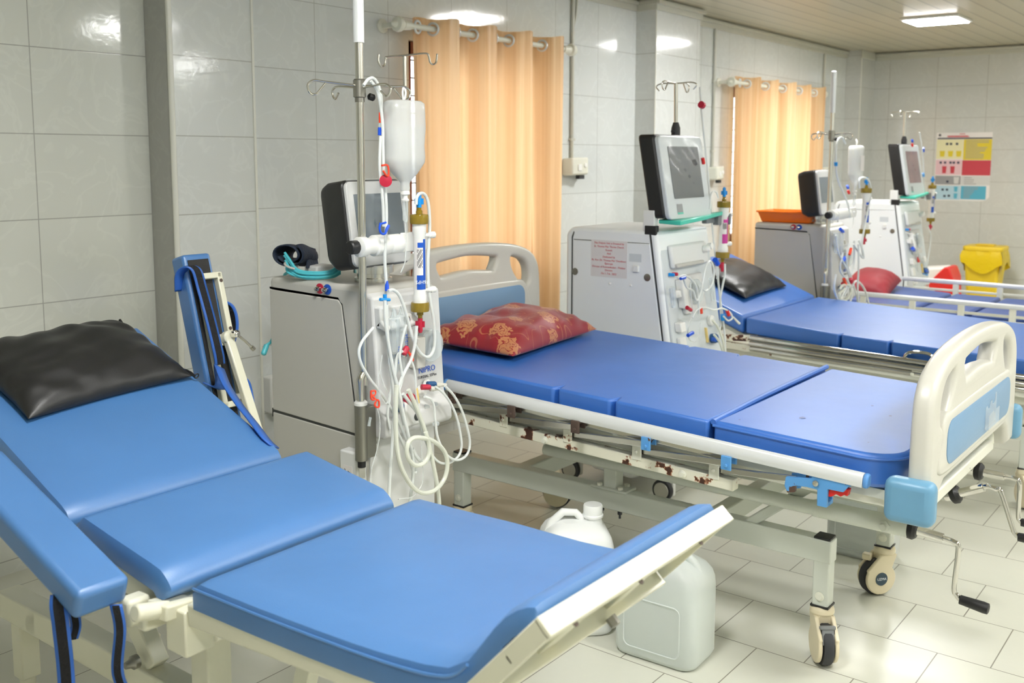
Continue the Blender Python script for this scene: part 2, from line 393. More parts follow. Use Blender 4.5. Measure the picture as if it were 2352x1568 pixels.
def to_mesh(o, name, mat, parent, fn):
    """evaluate a curve or text object and keep it as a mesh mapped by fn"""
    COL.objects.link(o)
    dg = bpy.context.evaluated_depsgraph_get(); dg.update()
    me = bpy.data.meshes.new_from_object(o.evaluated_get(dg)); bpy.data.objects.remove(o)
    o0 = Vector((0, 0, 0)); p = parent
    while p is not None: o0 += p.location; p = p.parent
    for v in me.vertices: v.co = fn(v.co)-o0
    me.name = name; me.materials.clear(); me.materials.append(M[mat])
    bm = bmesh.new(); bm.from_mesh(me); bmesh.ops.remove_doubles(bm, verts=bm.verts, dist=1e-5); bmesh.ops.recalc_face_normals(bm, faces=bm.faces); bm.to_mesh(me); bm.free()
    me.shade_smooth(); me.set_sharp_from_angle(angle=math.radians(40))
    r = bpy.data.objects.new(name, me); COL.objects.link(r)
    if parent: r.parent = parent
    return r
def board(name, mat, parent, outlines, depth, bev, fn, res=3):
    """flat plate with rounded rims from 2-D outlines (first = outer, rest = holes)"""
    cu = bpy.data.curves.new(name, 'CURVE'); cu.dimensions = '2D'; cu.fill_mode = 'BOTH'
    cu.extrude = max(depth/2-bev, .0005); cu.bevel_depth = bev; cu.bevel_resolution = res; cu.offset = -bev
    for ol in outlines:
        sp = cu.splines.new('POLY'); sp.points.add(len(ol)-1); sp.use_cyclic_u = True
        for q, (x, y) in zip(sp.points, ol): q.co = (x, y, 0, 1)
    return to_mesh(bpy.data.objects.new(name, cu), name, mat, parent, fn)
def text(body, size, mat, parent, origin, ux, uy, name='lettering', align='CENTER', spacing=1.0, ext=.0003):
    cu = bpy.data.curves.new(name, 'FONT'); cu.body = body; cu.size = size; cu.align_x = align; cu.align_y = 'CENTER'; cu.extrude = ext; cu.resolution_u = 2; cu.space_line = spacing
    o = Vector(origin); ux = Vector(ux).normalized(); uy = Vector(uy).normalized(); un = ux.cross(uy)
    return to_mesh(bpy.data.objects.new(name, cu), name, mat, parent, lambda c: o+ux*c.x+uy*c.y+un*c.z)
def smooth2(pts, n=6):
    """closed smooth outline through 2-D points"""
    P = [Vector((x, y, 0)) for x, y in pts]; m = len(P); out = []
    for i in range(m):
        p0, p1, p2, p3 = P[i-1], P[i], P[(i+1) % m], P[(i+2) % m]
        for k in range(n):
            t = k/n; q = .5*((2*p1)+(p2-p0)*t+(2*p0-5*p1+4*p2-p3)*t*t+(3*p1-p0-3*p2+p3)*t**3); out.append((q.x, q.y))
    return out
def rrect(x0, y0, x1, y1, r, n=5):
    out = []
    for cx, cy, a in ((x1-r, y1-r, 0), (x0+r, y1-r, 90), (x0+r, y0+r, 180), (x1-r, y0+r, 270)):
        for k in range(n+1):
            t = math.radians(a+90*k/n); out.append((cx+r*math.cos(t), cy+r*math.sin(t)))
    return out

# ------------------------------------------------------------------ room
LED = 82
WORLD = 5.0
build_special()
CEIL = 2.5
W1 = (3.684, 4.80, .80, 2.045); W2 = (7.347, 8.78, .80, 2.02)
struct(MB().box((-1.8, -3.4, -.1), (10.35, 3.65, 0)).build('floor', 'floor'))
struct(MB().box((-1.8, -3.4, CEIL), (10.35, 3.65, CEIL+.1)).build('ceiling', 'ceiling'))
struct(MB().box((-1.8, 3.5, 0), (2.4, 3.65, CEIL)).build('wall_back', 'wall_a'))
M['wall_b'] = tile_mat('white_wall_tile_by_windows', (219, 223, 221), (176, 178, 174), 'X', 'Z', -3.08, -.05, .464, .3, 0, .0018, .08)
mb = MB()
for a, b in ((2.4, W1[0]), (W1[1], W2[0]), (W2[1], 10.35)): mb.box((a, 3.5, 0), (b, 3.65, CEIL))
for w in (W1, W2): mb.box((w[0], 3.5, 0), (w[1], 3.65, w[2])); mb.box((w[0], 3.5, w[3]), (w[1], 3.65, CEIL))
struct(mb.build('wall_back', 'wall_b'))
struct(MB().box((10.2, -3.4, 0), (10.35, 3.5, CEIL)).build('wall_right', 'wall_y'))
struct(MB().box((-1.95, -3.4, 0), (-1.8, 3.65, CEIL)).build('wall_left', 'wall_y'))
struct(MB().box((-1.95, -3.55, 0), (10.35, -3.4, CEIL)).build('wall_front', 'wall_a'))
struct(MB().box((2.235, 3.35, 0), (2.615, 3.5, CEIL)).build('pillar', 'wall_p'))
struct(MB().box((5.86, 3.35, 0), (6.475, 3.5, CEIL)).build('pillar', 'wall_p'))
struct(MB().box((9.815, 3.35, 0), (10.2, 3.5, CEIL)).build('pillar', 'wall_y'))
mb = MB().tube([(2.238, 3.348, 0), (2.238, 3.348, CEIL)], .011, 12)
mb.box((2.612, 3.344, 0), (2.622, 3.356, CEIL))
struct(mb.build('trim_1', 'trim'))
struct(MB().tube([(5.862, 3.35, 0), (5.862, 3.35, CEIL)], .005, 8).tube([(9.817, 3.35, 0), (9.817, 3.35, CEIL)], .005, 8).build('trim_2', 'trim'))
# cornice band round the top of the walls
mb = MB()
for a, b, y in ((2.63, 5.86, 3.5), (5.845, 6.49, 3.35), (6.475, 9.815, 3.5), (9.8, 10.2, 3.35)): mb.box((a, y-.014, 2.425), (b, y, CEIL))
mb.box((5.846, 3.35, 2.425), (5.86, 3.5, CEIL)); mb.box((6.475, 3.35, 2.425), (6.489, 3.5, CEIL))
mb.box((10.186, -3.4, 2.425), (10.2, 3.35, CEIL))
struct(mb.build('trim_3', 'cornice', bevel=.004))
mb = MB()
for a, b, y in ((2.63, 5.84, 3.478), (5.84, 6.5, 3.328), (6.5, 9.8, 3.478)): mb.box((a, y-.012, 2.462), (b, y+.012, 2.486))
mb.box((10.155, -3.4, 2.462), (10.185, 3.33, 2.486)); mb.box((5.835, 3.33, 2.462), (5.848, 3.49, 2.486)); mb.box((6.488, 3.33, 2.462), (6.502, 3.49, 2.486))
struct(mb.build('trim_4', 'cornice', bevel=.003))

def window(n, w):
    x0, x1, z0, z1 = w
    t = bpy.data.objects.new('window_%d' % n, None); COL.objects.link(t); t.location = ((x0+x1)/2, 3.58, z0); t['kind'] = 'structure'
    mb = MB(); y0, y1 = 3.535, 3.60
    for a, b in (((x0, y0, z0), (x0+.055, y1, z1)), ((x1-.055, y0, z0), (x1, y1, z1)), ((x0, y0, z1-.07), (x1, y1, z1)), ((x0, y0, z0), (x1, y1, z0+.06)), (((x0+x1)/2-.03, y0, z0), ((x0+x1)/2+.03, y1, z1))):
        mb.box(a, b)
    mb.build('window_frame', 'brownwood', t, bevel=.004)
    mb = MB(); z = z0+.1
    while z < z1-.08: mb.box((x0+.02, 3.548, z-.0035), (x1-.02, 3.556, z+.0035)); z += .088
    x = x0+.10
    while x < x1: mb.box((x-.004, 3.545, z0), (x+.004, 3.553, z1)); x += .2
    mb.build('window_grille', 'black', t)
    MB().box((x0+.05, 3.574, z0+.05), (x1-.05, 3.578, z1-.06)).build('window_pane', 'film', t)
window(1, W1); window(2, W2)
# pale louvre below window two seen beside the curtain is part of its frame; daylight outside is the world itself
wd = bpy.data.worlds.new('daylight'); SC.world = wd; wd.use_nodes = True
bg = wd.node_tree.nodes['Background']; bg.inputs['Color'].default_value = (.96, .985, 1, 1); bg.inputs['Strength'].default_value = WORLD

# ------------------------------------------------------------------ curtains and rods
def curtain(x0, x1, z0, z1, waves, lab, rodlab, r0, r1, seed, where):
    yr = 3.385; rng = random.Random(seed); ph = [rng.uniform(-.5, .5) for _ in range(waves*2+3)]
    N = waves*22; rows = []; zs = [z0+(z1-z0)*k/26 for k in range(27)]
    def pt(u, z):
        s = u*waves; k = int(s*2); fr = s*2-k
        j = ph[k]*(1-fr)+ph[k+1]*fr
        top = max(0, min(1, (z-z0)/(z1-z0)))
        tt = top**1.5
        a = .062*(1+.35*j)
        sn = math.sin(2*PI*s+j*.9*(1-tt)); sn = math.copysign(abs(sn)**(.62), sn)
        y = yr+a*sn*(.62+.38*top)+.016*math.sin(2*PI*s*2.3+j*3)*(1-tt)+.006*math.sin(2*PI*s*4.1+1+j)+.003*math.sin(2*PI*s*9.3)
        x = x0+(x1-x0)*(u+.012*j*(1-tt)*math.sin(PI*u)) + .011*math.cos(2*PI*s)*1.3
        zz = z - (.006*math.sin(2*PI*s*2+1) if z > z1-.02 else 0)
        return (x, y, zz)
    for z in zs: rows.append([pt(i/N, z) for i in range(N+1)])
    c = thing('curtain', lab, 'curtain', ((x0+x1)/2, yr, z0))
    MB().strip(rows).build('curtain_panel', 'curtain', c, angle=60)
    # hem stitched lower on the fabric near its heading stays in the panel; eyelets where the cloth crosses the rod
    zr = z1-.052
    for k in range(waves*2):
        u = (k+.5*0)/(waves*2) if k else .012
        p = pt(u, zr); q = pt(min(1, u+.004), zr); d = (Vector(q)-Vector(p)); n = Vector((-d.y, d.x, 0)).normalized()
        MB().torus((p[0], yr, zr), n, .029, .0062, 20, 8).build('eyelet', 'alu', c)
    r = thing('curtain_rod', rodlab, 'curtain rod', ((r0+r1)/2, yr, zr))
    mb = MB().tube([(r0+.10, yr, zr), (r1-.08, yr, zr)], .0145, 14)
    mb.build('rod', 'ivoryp', r)
    for xx, s in ((r0, 1), (r1, -1)):
        MB().lathe([(.002, 0), (.012, .012), (.017, .03), (.034, .035), (.037, .05), (.034, .062), (.022, .066), (.022, .078), (.024, .08), (.022, .1), (.019, .13)], (xx, yr, zr), (s, 0, 0), 20).build('finial', 'ivoryp', r)
        MB().box((xx+s*.055-.012, yr-.012, zr-.012), (xx+s*.055+.012, 3.49, zr+.012)).lathe([(.034, 0), (.034, .008), (.028, .012)], (xx+s*.055, 3.5, zr), (0, -1, 0), 18).build('rod_bracket', 'ivoryp', r)
curtain(3.60, 4.81, .30, 2.145, 4, 'peach satin eyelet curtain over the nearer window behind the rose-patterned pillow', 'cream curtain rod over the nearer window', 3.447, 4.985, 4, 1)
curtain(7.18, 8.90, .30, 2.09, 5, 'peach satin eyelet curtain over the farther window behind the orange basket', 'cream curtain rod over the farther window', 7.02, 9.0, 9, 2)

# ------------------------------------------------------------------ ceiling lights
spots = [(7.98, 2.18), (5.75, 2.12), (4.55, -.5), (2.35, -.5), (9.0, -.5), (6.8, -3.15), (3.4, -2.6), (1.2, 1.2), (.1, -.7)]  # first is seen, some read off wall reflections, the rest added as fill
plabs = {0: 'square white ceiling light panel lit above the far beds'}
for i, (x, y) in enumerate(spots):
    t = thing('ceiling_light', plabs.get(i, 'unseen square white ceiling light panel'), 'ceiling light', (x, y, CEIL), 'square ceiling light panels')
    s = .19 if i != 0 else .185
    MB().box((x-s-.02, y-s-.02, CEIL-.018), (x+s+.02, y+s+.02, CEIL-.001)).build('light_frame', 'white', t, bevel=.004)
    MB().box((x-s, y-s, CEIL-.022), (x+s, y+s, CEIL-.0185)).build('diffuser', 'led', t)

# ------------------------------------------------------------------ conduits and sockets on the walls
def conduit(x, z0, lab, dbl=False):
    mb = MB().tube([(x, 3.488, z0), (x, 3.488, 2.43)], .011, 10)
    if dbl: mb.tube([(x, 3.488, 2.20), (x+.004, 3.488, 2.24), (x+.03, 3.488, 2.32), (x+.045, 3.488, 2.43)], .007, 8, 5)
    t = thing('conduit', lab, 'conduit', (x, 3.49, z0))
    mb.build('pipe', 'cornice', t)
    z = z0+.12
    while z < 2.36:
        MB().box((x-.02, 3.478, z-.008), (x+.026, 3.4995, z+.008)).build('saddle_clip', 'cornice', t, bevel=.003); z += .52
conduit(5.10, 1.46, 'pale grey electric conduit beside the nearer curtain, down to its socket box', True)
conduit(6.99, 1.40, 'grey electric conduit on the wall left of the farther curtain')
conduit(9.22, 1.40, 'grey electric conduit on the wall right of the farther curtain')
def socket(x0, x1, z0, z1, lab, d=.06):
    t = thing('socket_box', lab, 'socket', ((x0+x1)/2, 3.5, z0))
    MB().prism([(x0, 3.499, z0), (x1, 3.499, z0), (x1, 3.499-d, z0+.006), (x1-.02, 3.499-d-.02, z0+.01), (x0, 3.499-d-.02, z0+.004)], (0, 0, z1-z0)).build('box_body', 'ivoryp', t, bevel=.012, seg=3)
    w = x1-x0; yy = 3.499-d-.02
    MB().lathe([(.014, 0), (.014, .006), (.010, .008)], (x0+w*.72, yy, z0+(z1-z0)*.6), (0, -1, 0), 14).build('indicator', 'white', t)
    MB().box((x0+w*.3, yy-.006, z0+.03), (x0+w*.5, yy+.002, z0+.07)).build('switch', 'white', t, bevel=.003)
    MB().box((x0+w*.55, yy+.02, z0-.02), (x0+w*.85, yy+.05, z0+.004)).build('cable_gland', 'rubber', t, bevel=.003)
socket(5.01, 5.20, 1.36, 1.465, 'cream socket box on the wall right of the nearer curtain')
socket(6.93, 7.07, 1.30, 1.40, 'cream socket box on the wall left of the farther curtain')
socket(9.15, 9.32, 1.25, 1.38, 'cream socket box half behind the far machine screen')
t = thing('socket_box', 'flat white socket plate low on the wall behind the nearest machine', 'socket', (2.79, 3.5, .38))
MB().box((2.735, 3.44, .36), (2.90, 3.499, .52)).build('box_body', 'white', t, bevel=.006); MB().box((2.77, 3.436, .43), (2.80, 3.441, .47)).build('switch', 'ivoryp', t)

# ------------------------------------------------------------------ poster on the far wall
px = 10.196
def pq(u, v):  # u 0..1 left to right in the picture, v 0..1 top to bottom
    return (px, 2.728-u*.497, 1.712-v*.645)
po = thing('poster', 'colour-coded waste sorting poster in yellow, red, grey and blue bands on the far wall', 'poster', (10.199, 2.48, 1.06))
def pan(name, u0, v0, u1, v1, m, lift=.0006, par=None):
    a = pq(u0, v0); b = pq(u1, v1)
    return MB().box((px-lift, a[1], a[2]), (px-lift+.0005, b[1], b[2])).build(name, m, par or po)
a = pq(0, 0); 
MB().prism([pq(0, 0), pq(1, 0), pq(1, .94), pq(.94, .985), pq(.86, 1.0), pq(0, 1.0)], (.003, 0, 0)).build('sheet', 'paper', po)
M['pinkish'] = pm('pale_pink_print', (226, 190, 196), .6); M['yel_print'] = pm('yellow_print', (222, 200, 48), .55); M['red_print'] = pm('red_print', (196, 62, 76), .55)
M['paleyel'] = pm('pale_yellow_print', (230, 224, 180), .6); M['grey_print'] = pm('grey_print', (150, 150, 152), .6); M['blue_print'] = pm('blue_print', (84, 172, 200), .55); M['paleblue'] = pm('pale_blue_print', (176, 206, 220), .6); M['navy_print'] = pm('navy_print', (44, 50, 74), .6); M['greyp2'] = pm('pale_grey_print', (206, 206, 204), .6)
pan('header_rule', .02, .075, 1, .095, 'navy_print')
for u0, v0, u1, v1, m in ((.01, .10, .49, .385, 'paleyel'), (.5, .10, 1, .40, 'yel_print'), (.01, .40, .48, .62, 'pinkish'), (.49, .405, 1, .625, 'red_print'), (.01, .635, .48, .765, 'grey_print'), (.49, .635, 1, .765, 'greyp2'), (.01, .78, .48, .985, 'paleblue'), (.49, .78, .94, .975, 'blue_print')):
    pan('colour_panel', u0, v0, u1, v1, m, .001)
mb = MB().lathe([(.012, 0), (.012, .0008)], Vector(pq(.06, .035))+Vector((-.0006, 0, 0)), (-1, 0, 0), 14); mb.build('emblem', 'ink', po)
def line(u0, v, u1, m, h=.010):
    return (pq(u0, v-h/2), pq(u1, v+h/2))
mb = MB(); rng = random.Random(2)
def bars(mb, u0, u1, v0, v1, n, lift=.0018):
    for k in range(n):
        v = v0+(v1-v0)*k/max(1, n-1); e = u0+(u1-u0)*rng.uniform(.45, 1)
        a = pq(u0, v-.005); b = pq(e, v+.005); mb.box((px-lift, a[1], a[2]), (px-lift+.0004, b[1], b[2]))
bars(mb, .54, .96, .12, .37, 11); mb.build('print_lines', 'grey_print', po)
mb = MB(); bars(mb, .54, .8, .66, .75, 4); mb.build('print_lines', 'grey_print', po)
mb = MB(); bars(mb, .54, .8, .80, .95, 7); mb.build('print_lines', 'grey_print', po)
mb = MB(); bars(mb, .42, .56, .02, .02, 1); bars(mb, .2, .8, .05, .062, 2); mb.build('title_lines', 'redink', po)
def bucket(u, v, w, h, m):
    P = [pq(u-w/2, v-h/2), pq(u+w/2, v-h/2), pq(u+w*.38, v+h/2), pq(u-w*.38, v+h/2)]
    MB().prism([(px-.0022, p[1], p[2]) for p in P], (.0006, 0, 0)).build('bucket_picture', m, po)
for u in (.12, .27, .42): bucket(u, .31, .10, .085, 'yel_print')
for u in (.17, .32): bucket(u, .545, .085, .105, 'red_print')
bucket(.40, .70, .10, .10, 'greyp2')
for v in (.83, .93): bucket(.40, v, .07, .075, 'blue_print')
mb = MB()
for u, v in ((.20, .165), (.27, .165), (.38, .165), (.10, .44), (.18, .44), (.28, .44), (.34, .44), (.42, .44), (.20, .935), (.28, .93), (.16, .84), (.24, .84), (.24, .72)):
    a = pq(u-.022, v-.016); b = pq(u+.022, v+.016); mb.box((px-.0018, a[1], a[2]), (px-.0013, b[1], b[2]))
mb.build('item_pictures', 'navy_print', po)

# ------------------------------------------------------------------ yellow bin, red and white bin
bx0, bx1, by0, by1 = 9.64, 9.93, 1.985, 2.30
t = thing('pedal_bin', 'yellow lidded waste bin with a yellow liner, under the poster wall', 'bin', (9.8, 2.14, 0))
def ringbox(mb, z, x0, x1, y0, y1): return [(x0, y0, z), (x1, y0, z), (x1, y1, z), (x0, y1, z)]
mb = MB(); r0 = ringbox(mb, 0, bx0+.05, bx1-.05, by0+.05, by1-.05); r1 = ringbox(mb, .64, bx0, bx1, by0, by1)
mb.add(r0+r1, [(0, 1, 2, 3), (4, 5, 6, 7), (0, 1, 5, 4), (1, 2, 6, 5), (2, 3, 7, 6), (3, 0, 4, 7)]).build('bin_body', 'yellow', t, bevel=.03, seg=4)
mb = MB(); rows = []
for k, z in enumerate((.645, .60, .55, .52)):
    rr = []
    for i in range(41):
        a = i/40*4; sd = int(a) % 4; f = a-int(a); g = .004+.012*(k > 0)+.006*math.sin(i*1.7+k)
        c = [(bx0-g, by0-g), (bx1+g, by0-g), (bx1+g, by1+g), (bx0-g, by1+g)]; p = c[sd]; q = c[(sd+1) % 4]
        rr.append((p[0]+(q[0]-p[0])*f, p[1]+(q[1]-p[1])*f, z-(.05*math.sin(i*.55+1)+.03 if k == 3 else 0)))
    rows.append(rr)
mb.strip(rows).build('bin_liner', 'yellowbag', t, angle=60)
MB().prism([(x, y, .64) for x, y in rrect(bx0-.012, by0-.012, bx1+.012, by1+.012, .05)], (0, 0, .045)).build('lid', 'yellow', t, bevel=.014, seg=3)
MB().box((bx0+.08, by0+.08, .685), (bx1-.1, by1-.08, .70)).build('lid_handle', 'yellow', t, bevel=.006)
# red and white dome-sided bin partly behind the far bed
t = thing('swing_bin', 'white bin with a red slanted front, beyond the far bed', 'bin', (8.7, 2.25, 0))
MB().prism([(8.62, 2.12, 0), (8.62, 2.36, 0), (8.62, 2.40, .56), (8.62, 2.20, .585), (8.62, 2.14, .50)], (.25, 0, 0)).build('bin_body', 'white', t, bevel=.02, seg=3)
MB().prism([(8.60, 2.105, .30), (8.60, 2.34, .43), (8.60, 2.29, .47), (8.60, 2.24, .53), (8.60, 2.19, .585), (8.60, 2.155, .585), (8.60, 2.12, .50)], (.27, 0, 0)).build('front_flap', 'red', t, bevel=.012, seg=3)

# ------------------------------------------------------------------ nearest couch (dialysis recliner)
X0, X1 = 1.05, 1.67
co = thing('recliner_couch', 'pale blue segmented treatment couch nearest the camera, backrest raised, black pillow on it', 'couch', (1.36, 1.75, 0))
def ext(prof, x0=X0, x1=X1): return MB().prism([(x0, y, z) for y, z in prof], (x1-x0, 0, 0))
def crown(prof_top, thick, name, mat, x0, x1, edge=.022, nx=14, taper=None):
    """cushion following a (y,z) top line: rounded rim, slightly domed, flat underside"""
    P = [Vector((y, z)) for y, z in prof_top]; n = len(P); rows = []
    # arc-length resample
    S = [0]
    for i in range(n-1): S.append(S[-1]+(P[i+1]-P[i]).length)
    L = S[-1]; m = 26; C = []
    for k in range(m+1):
        # denser at ends
        t = k/m; s = L*(.5-.5*math.cos(PI*t))
        for i in range(n-1):
            if S[i+1] >= s-1e-9:
                f = (s-S[i])/max(1e-9, S[i+1]-S[i]); q = P[i].lerp(P[i+1], f); d = (P[i+1]-P[i]).normalized(); break
        C.append((q, d, s))
    xs = [x0+(x1-x0)*(.5-.5*math.cos(PI*i/nx)) for i in range(nx+1)]
    def drop(d, e):  # quarter-round rim
        return 0 if d >= e else e-math.sqrt(max(0, e*e-(e-d)**2))
    # smooth normals
    D = [c[1] for c in C]
    D = [((D[max(i-1, 0)]+D[i]+D[min(i+1, m)])/3).normalized() for i in range(m+1)]
    top = []; bot = []
    for (q, d0, s), d in zip(C, D):
        nrm = Vector((-d.y, d.x));
        if nrm.y < 0 and abs(nrm.y) > .3: nrm = -nrm
        nrm = Vector((-d.y, d.x)) if d.x < 0 else Vector((-d.y, d.x))
        up = Vector((-d.y, d.x)); up = up if up.y >= 0 else -up
        rt = []; rb = []; tk = thick(s/L) if callable(thick) else thick
        ta, tb_ = taper(s/L) if taper else (0, 0)
        for x in xs:
            e = min(s, L-s); ex = min(x-x0, x1-x)
            h = -max(drop(e, edge), drop(ex, edge)) + .006*math.sin(PI*(x-x0)/(x1-x0))*math.sin(PI*s/L)
            a = q+up*h; b = q-up*tk
            X = x0+ta+(x-x0)/(x1-x0)*(x1-tb_-x0-ta)
            rt.append((X, a.x, a.y)); rb.append((X, b.x, b.y))
        top.append(rt); bot.append(rb)
    mb = MB(); mb.strip(top); mb.strip(bot)
    for r in (0, -1): mb.strip([top[r], bot[r]])
    for c in (0, -1): mb.strip([[t[c] for t in top], [b[c] for b in bot]])
    o = mb.build(name, mat, co, angle=50)
    bm = bmesh.new(); bm.from_mesh(o.data); bmesh.ops.remove_doubles(bm, verts=bm.verts, dist=1e-5); bmesh.ops.recalc_face_normals(bm, faces=bm.faces); bm.to_mesh(o.data); bm.free(); o.data.shade_smooth(); o.data.set_sharp_from_angle(angle=math.radians(50))
    return o
crown([(2.66, .978), (2.40, .873), (2.20, .793), (2.085, .747), (2.045, .732), (2.022, .720), (2.010, .704), (2.006, .680)], .060, 'back_cushion', 'vinyl_a', X0, X1-.035, .018)
crown([(1.962, .724), (1.85, .706), (1.70, .684), (1.672, .678), (1.650, .660), (1.636, .640)], .050, 'seat_cushion', 'vinyl_a', X0, X1, .018)
leg_line = [(1.572, .682), (1.40, .685), (1.25, .690), (1.10, .697), (1.0, .706), (.945, .717), (.918, .731), (.899, .750), (.875, .788), (.845, .823), (.815, .846), (.792, .855), (.776, .852)]
crown(leg_line, lambda t: .054-.020*max(0, min(1, (t-.62)/.25)), 'leg_cushion', 'vinyl_a', X0+.005, X1, .022, taper=lambda t: (.010*max(0, (t-.5)*2), .060*max(0, (t-.35)/.65)))
# dark seat-to-leg piping
for x in (X0+.012, X1-.028):
    MB().tube([(x-.006, y, z-.014) for y, z in leg_line[:8]], .0028, 6, 3).build('piping', 'vinyl_a', co)
# metal tray under the leg and foot cushion
fr = MB()
for x in (X0+.012, X1-.045):
    fr.beam((x+.012, 1.60, .606), (x+.012, 1.02, .640), .026, .045)
    fr.beam((x+.012, 1.03, .640), (x+.012, .93, .668), .026, .040)
fr.beam((X0+.02, 1.585, .606), (X1-.03, 1.585, .606), .03, .04)
fr.beam((X0+.02, 1.25, .62), (X1-.03, 1.25, .62), .03, .03)
fr.build('leg_frame', 'ivory', co, bevel=.004)
# foot plate: open channel behind the upturned foot cushion
base = Vector((0, .886, .715)); tip = Vector((0, .766, .846)); td = (tip-base).normalized(); nb = Vector((0, -td.z, td.y))
def fp(x, v, k): q = base+(tip-base)*v+nb*k; return (x, q.y, q.z)
xa, xb = X0-.004, 1.607
hexf = [(0, 1, 2, 3), (4, 7, 6, 5), (0, 4, 5, 1), (1, 5, 6, 2), (2, 6, 7, 3), (3, 7, 4, 0)]
def fbar(mb, x0, x1, v0, v1, k0, k1): return mb.add([fp(x0, v1, k0), fp(x1, v1, k0), fp(x1, v1, k1), fp(x0, v1, k1), fp(x0, v0, k0), fp(x1, v0, k0), fp(x1, v0, k1), fp(x0, v0, k1)], hexf)
ft = MB()
fbar(ft, xa, xb, .97, 1.03, -.004, .028); fbar(ft, xa, xa+.007, -.1, 1.0, -.004, .028); fbar(ft, xb-.007, xb, -.1, 1.0, -.004, .026)
fbar(ft, xa, xb, -.16, 1.0, .001, .005); fbar(ft, xa, xb, .50, .54, .004, .020); fbar(ft, xa, xb, -.18, -.12, .001, .034)
for xm in (1.22, 1.42): fbar(ft, xm, xm+.05, -.16, .50, .004, .016)
ft.build('foot_frame', 'ivory', co, bevel=.0025)
for xm in (1.12, 1.30, 1.50): MB().lathe([(.005, 0), (.005, .002)], fp(xm, .93, .0285), td, 10).build('screw_hole', 'brown', co)
MB().lathe([(.010, -.004), (.010, .012), (.006, .014)], fp(1.40, -.05, .034), tuple(nb), 6).build('bolt', 'dullsteel', co)
# seat and back tubes
fr = MB()
for x in (X0+.03, X1-.06):
    fr.beam((x, 2.66, .87), (x, 2.06, .625), .028, .035); fr.beam((x, 2.02, .640), (x, 1.62, .585), .03, .05)
fr.beam((X0+.03, 2.03, .62), (X1-.06, 2.03, .62), .03, .03)
fr.build('seat_frame', 'ivory', co, bevel=.004)
# base: long floor rails, cross rails, lifting columns
fr = MB()
for x in (1.20, 1.56):
    fr.beam((x, 2.62, .30), (x, 1.28, .30), .06, .07)
for y in (2.45, 1.46): fr.beam((1.17, y, .295), (1.59, y, .295), .05, .05)
for x in (1.20, 1.56):
    for y in (2.54, 1.36): fr.beam((x, y, .30), (x, y, .115), .05, .05)
fr.build('base_frame', 'ivory', co, bevel=.004)
for x in (1.20, 1.53):
    cl = MB(); cl.box((x-.03, 1.70, .33), (x+.03, 1.76, .50)); cl.box((x-.035, 1.66, .49), (x+.035, 1.90, .54))
    cl.build('lift_column', 'ivory', co, bevel=.004)
    MB().beam((x, 1.93, .34), (x, 2.18, .63), .04, .05).build('back_strut', 'ivory', co, bevel=.004)
    MB().beam((x+.03, 1.50, .33), (x+.03, 1.42, .60), .03, .04).build('leg_strut', 'ivory', co, bevel=.004)
for x, y, z in ((1.163, 1.73, .50), (1.163, 1.95, .36), (1.225, 1.49, .365)):
    MB().lathe([(.016, 0), (.016, .012), (.010, .018), (.008, .03)], (x, y, z), (-1, 0, 0), 12).build('pivot_bolt', 'dullsteel', co)
for x in (1.20, 1.56):
    for y in (2.54, 1.36):
        MB().lathe([(.02, .115), (.02, .085), (.028, .08)], (x, y, 0), (0, 0, 1), 16).build('caster_stem', 'ivory', co)
        MB().lathe([(.03, -.018), (.043, -.013), (.043, .013), (.03, .018)], (x, y, .043), (1, 0, 0), 24).build('caster_wheel', 'rubber', co)
MB().box((1.02, 1.68, .56), (1.12, 1.76, .60)).box((1.0, 1.70, .57), (1.05, 1.74, .625)).build('arm_bracket', 'ivory', co, bevel=.008)
MB().tube([(.985, 1.655, .622), (1.055, 1.655, .606)], .017, 14).beam((1.03, 1.655, .61), (1.10, 1.66, .60), .06, .03).build('arm_socket', 'ivory', co, bevel=.004)
MB().box((1.055, 1.60, .52), (1.12, 1.665, .612)).build('side_box', 'ivory', co, bevel=.004)

# armrest on the near side, laid down
ar = MB()
a0 = Vector((.95, 1.700, .650)); dirn = Vector((0, 1, .333)).normalized(); up = Vector((0, -.333, 1)).normalized()
R = Matrix((Vector((1, 0, 0)), dirn, up)).transposed()
arm = MB().obox(a0+dirn*.26+up*.0, (.108, .52, .060), R).build('armrest', 'vinyl_a', co, bevel=.014, seg=4)
MB().obox(a0+dirn*.31-up*.040, (.05, .40, .022), R).obox(a0+dirn*.2-up*.060+Vector((.03, 0, 0)), (.03, .05, .03), R).build('arm_frame', 'rusty', arm, bevel=.003)
def strap(name, pts, w, wdir, parent, mat='webbing', inner=True, th=.004):
    P = catmull(pts, 8); wd = Vector(wdir).normalized()
    o = MB().strip([[p-wd*w/2, p+wd*w/2] for p in P]).build(name, mat, parent, solid=th, angle=70)
    return o
def velstrap(pts, w, wdir, parent, side):
    o = strap('strap', pts, w, wdir, parent)
    P = catmull(pts, 8); wd = Vector(wdir).normalized()
    rows = []
    for i, p in enumerate(P):
        d = (P[min(i+1, len(P)-1)]-P[max(i-1, 0)]).normalized(); n = d.cross(wd).normalized()*side
        rows.append([p-wd*w*.30+n*.0032, p+wd*w*.30+n*.0032])
    MB().strip(rows).build('velcro', 'velcro', o, angle=70)
velstrap([(.905, 1.775, .655), (.895, 1.76, .64), (.893, 1.75, .60), (.90, 1.755, .50), (.895, 1.75, .38), (.90, 1.76, .24)], .030, (.85, -.5, 0), arm, 1)
velstrap([(.935, 1.79, .63), (.940, 1.785, .58), (.935, 1.79, .55)], .020, (.85, -.5, 0), arm, 1)
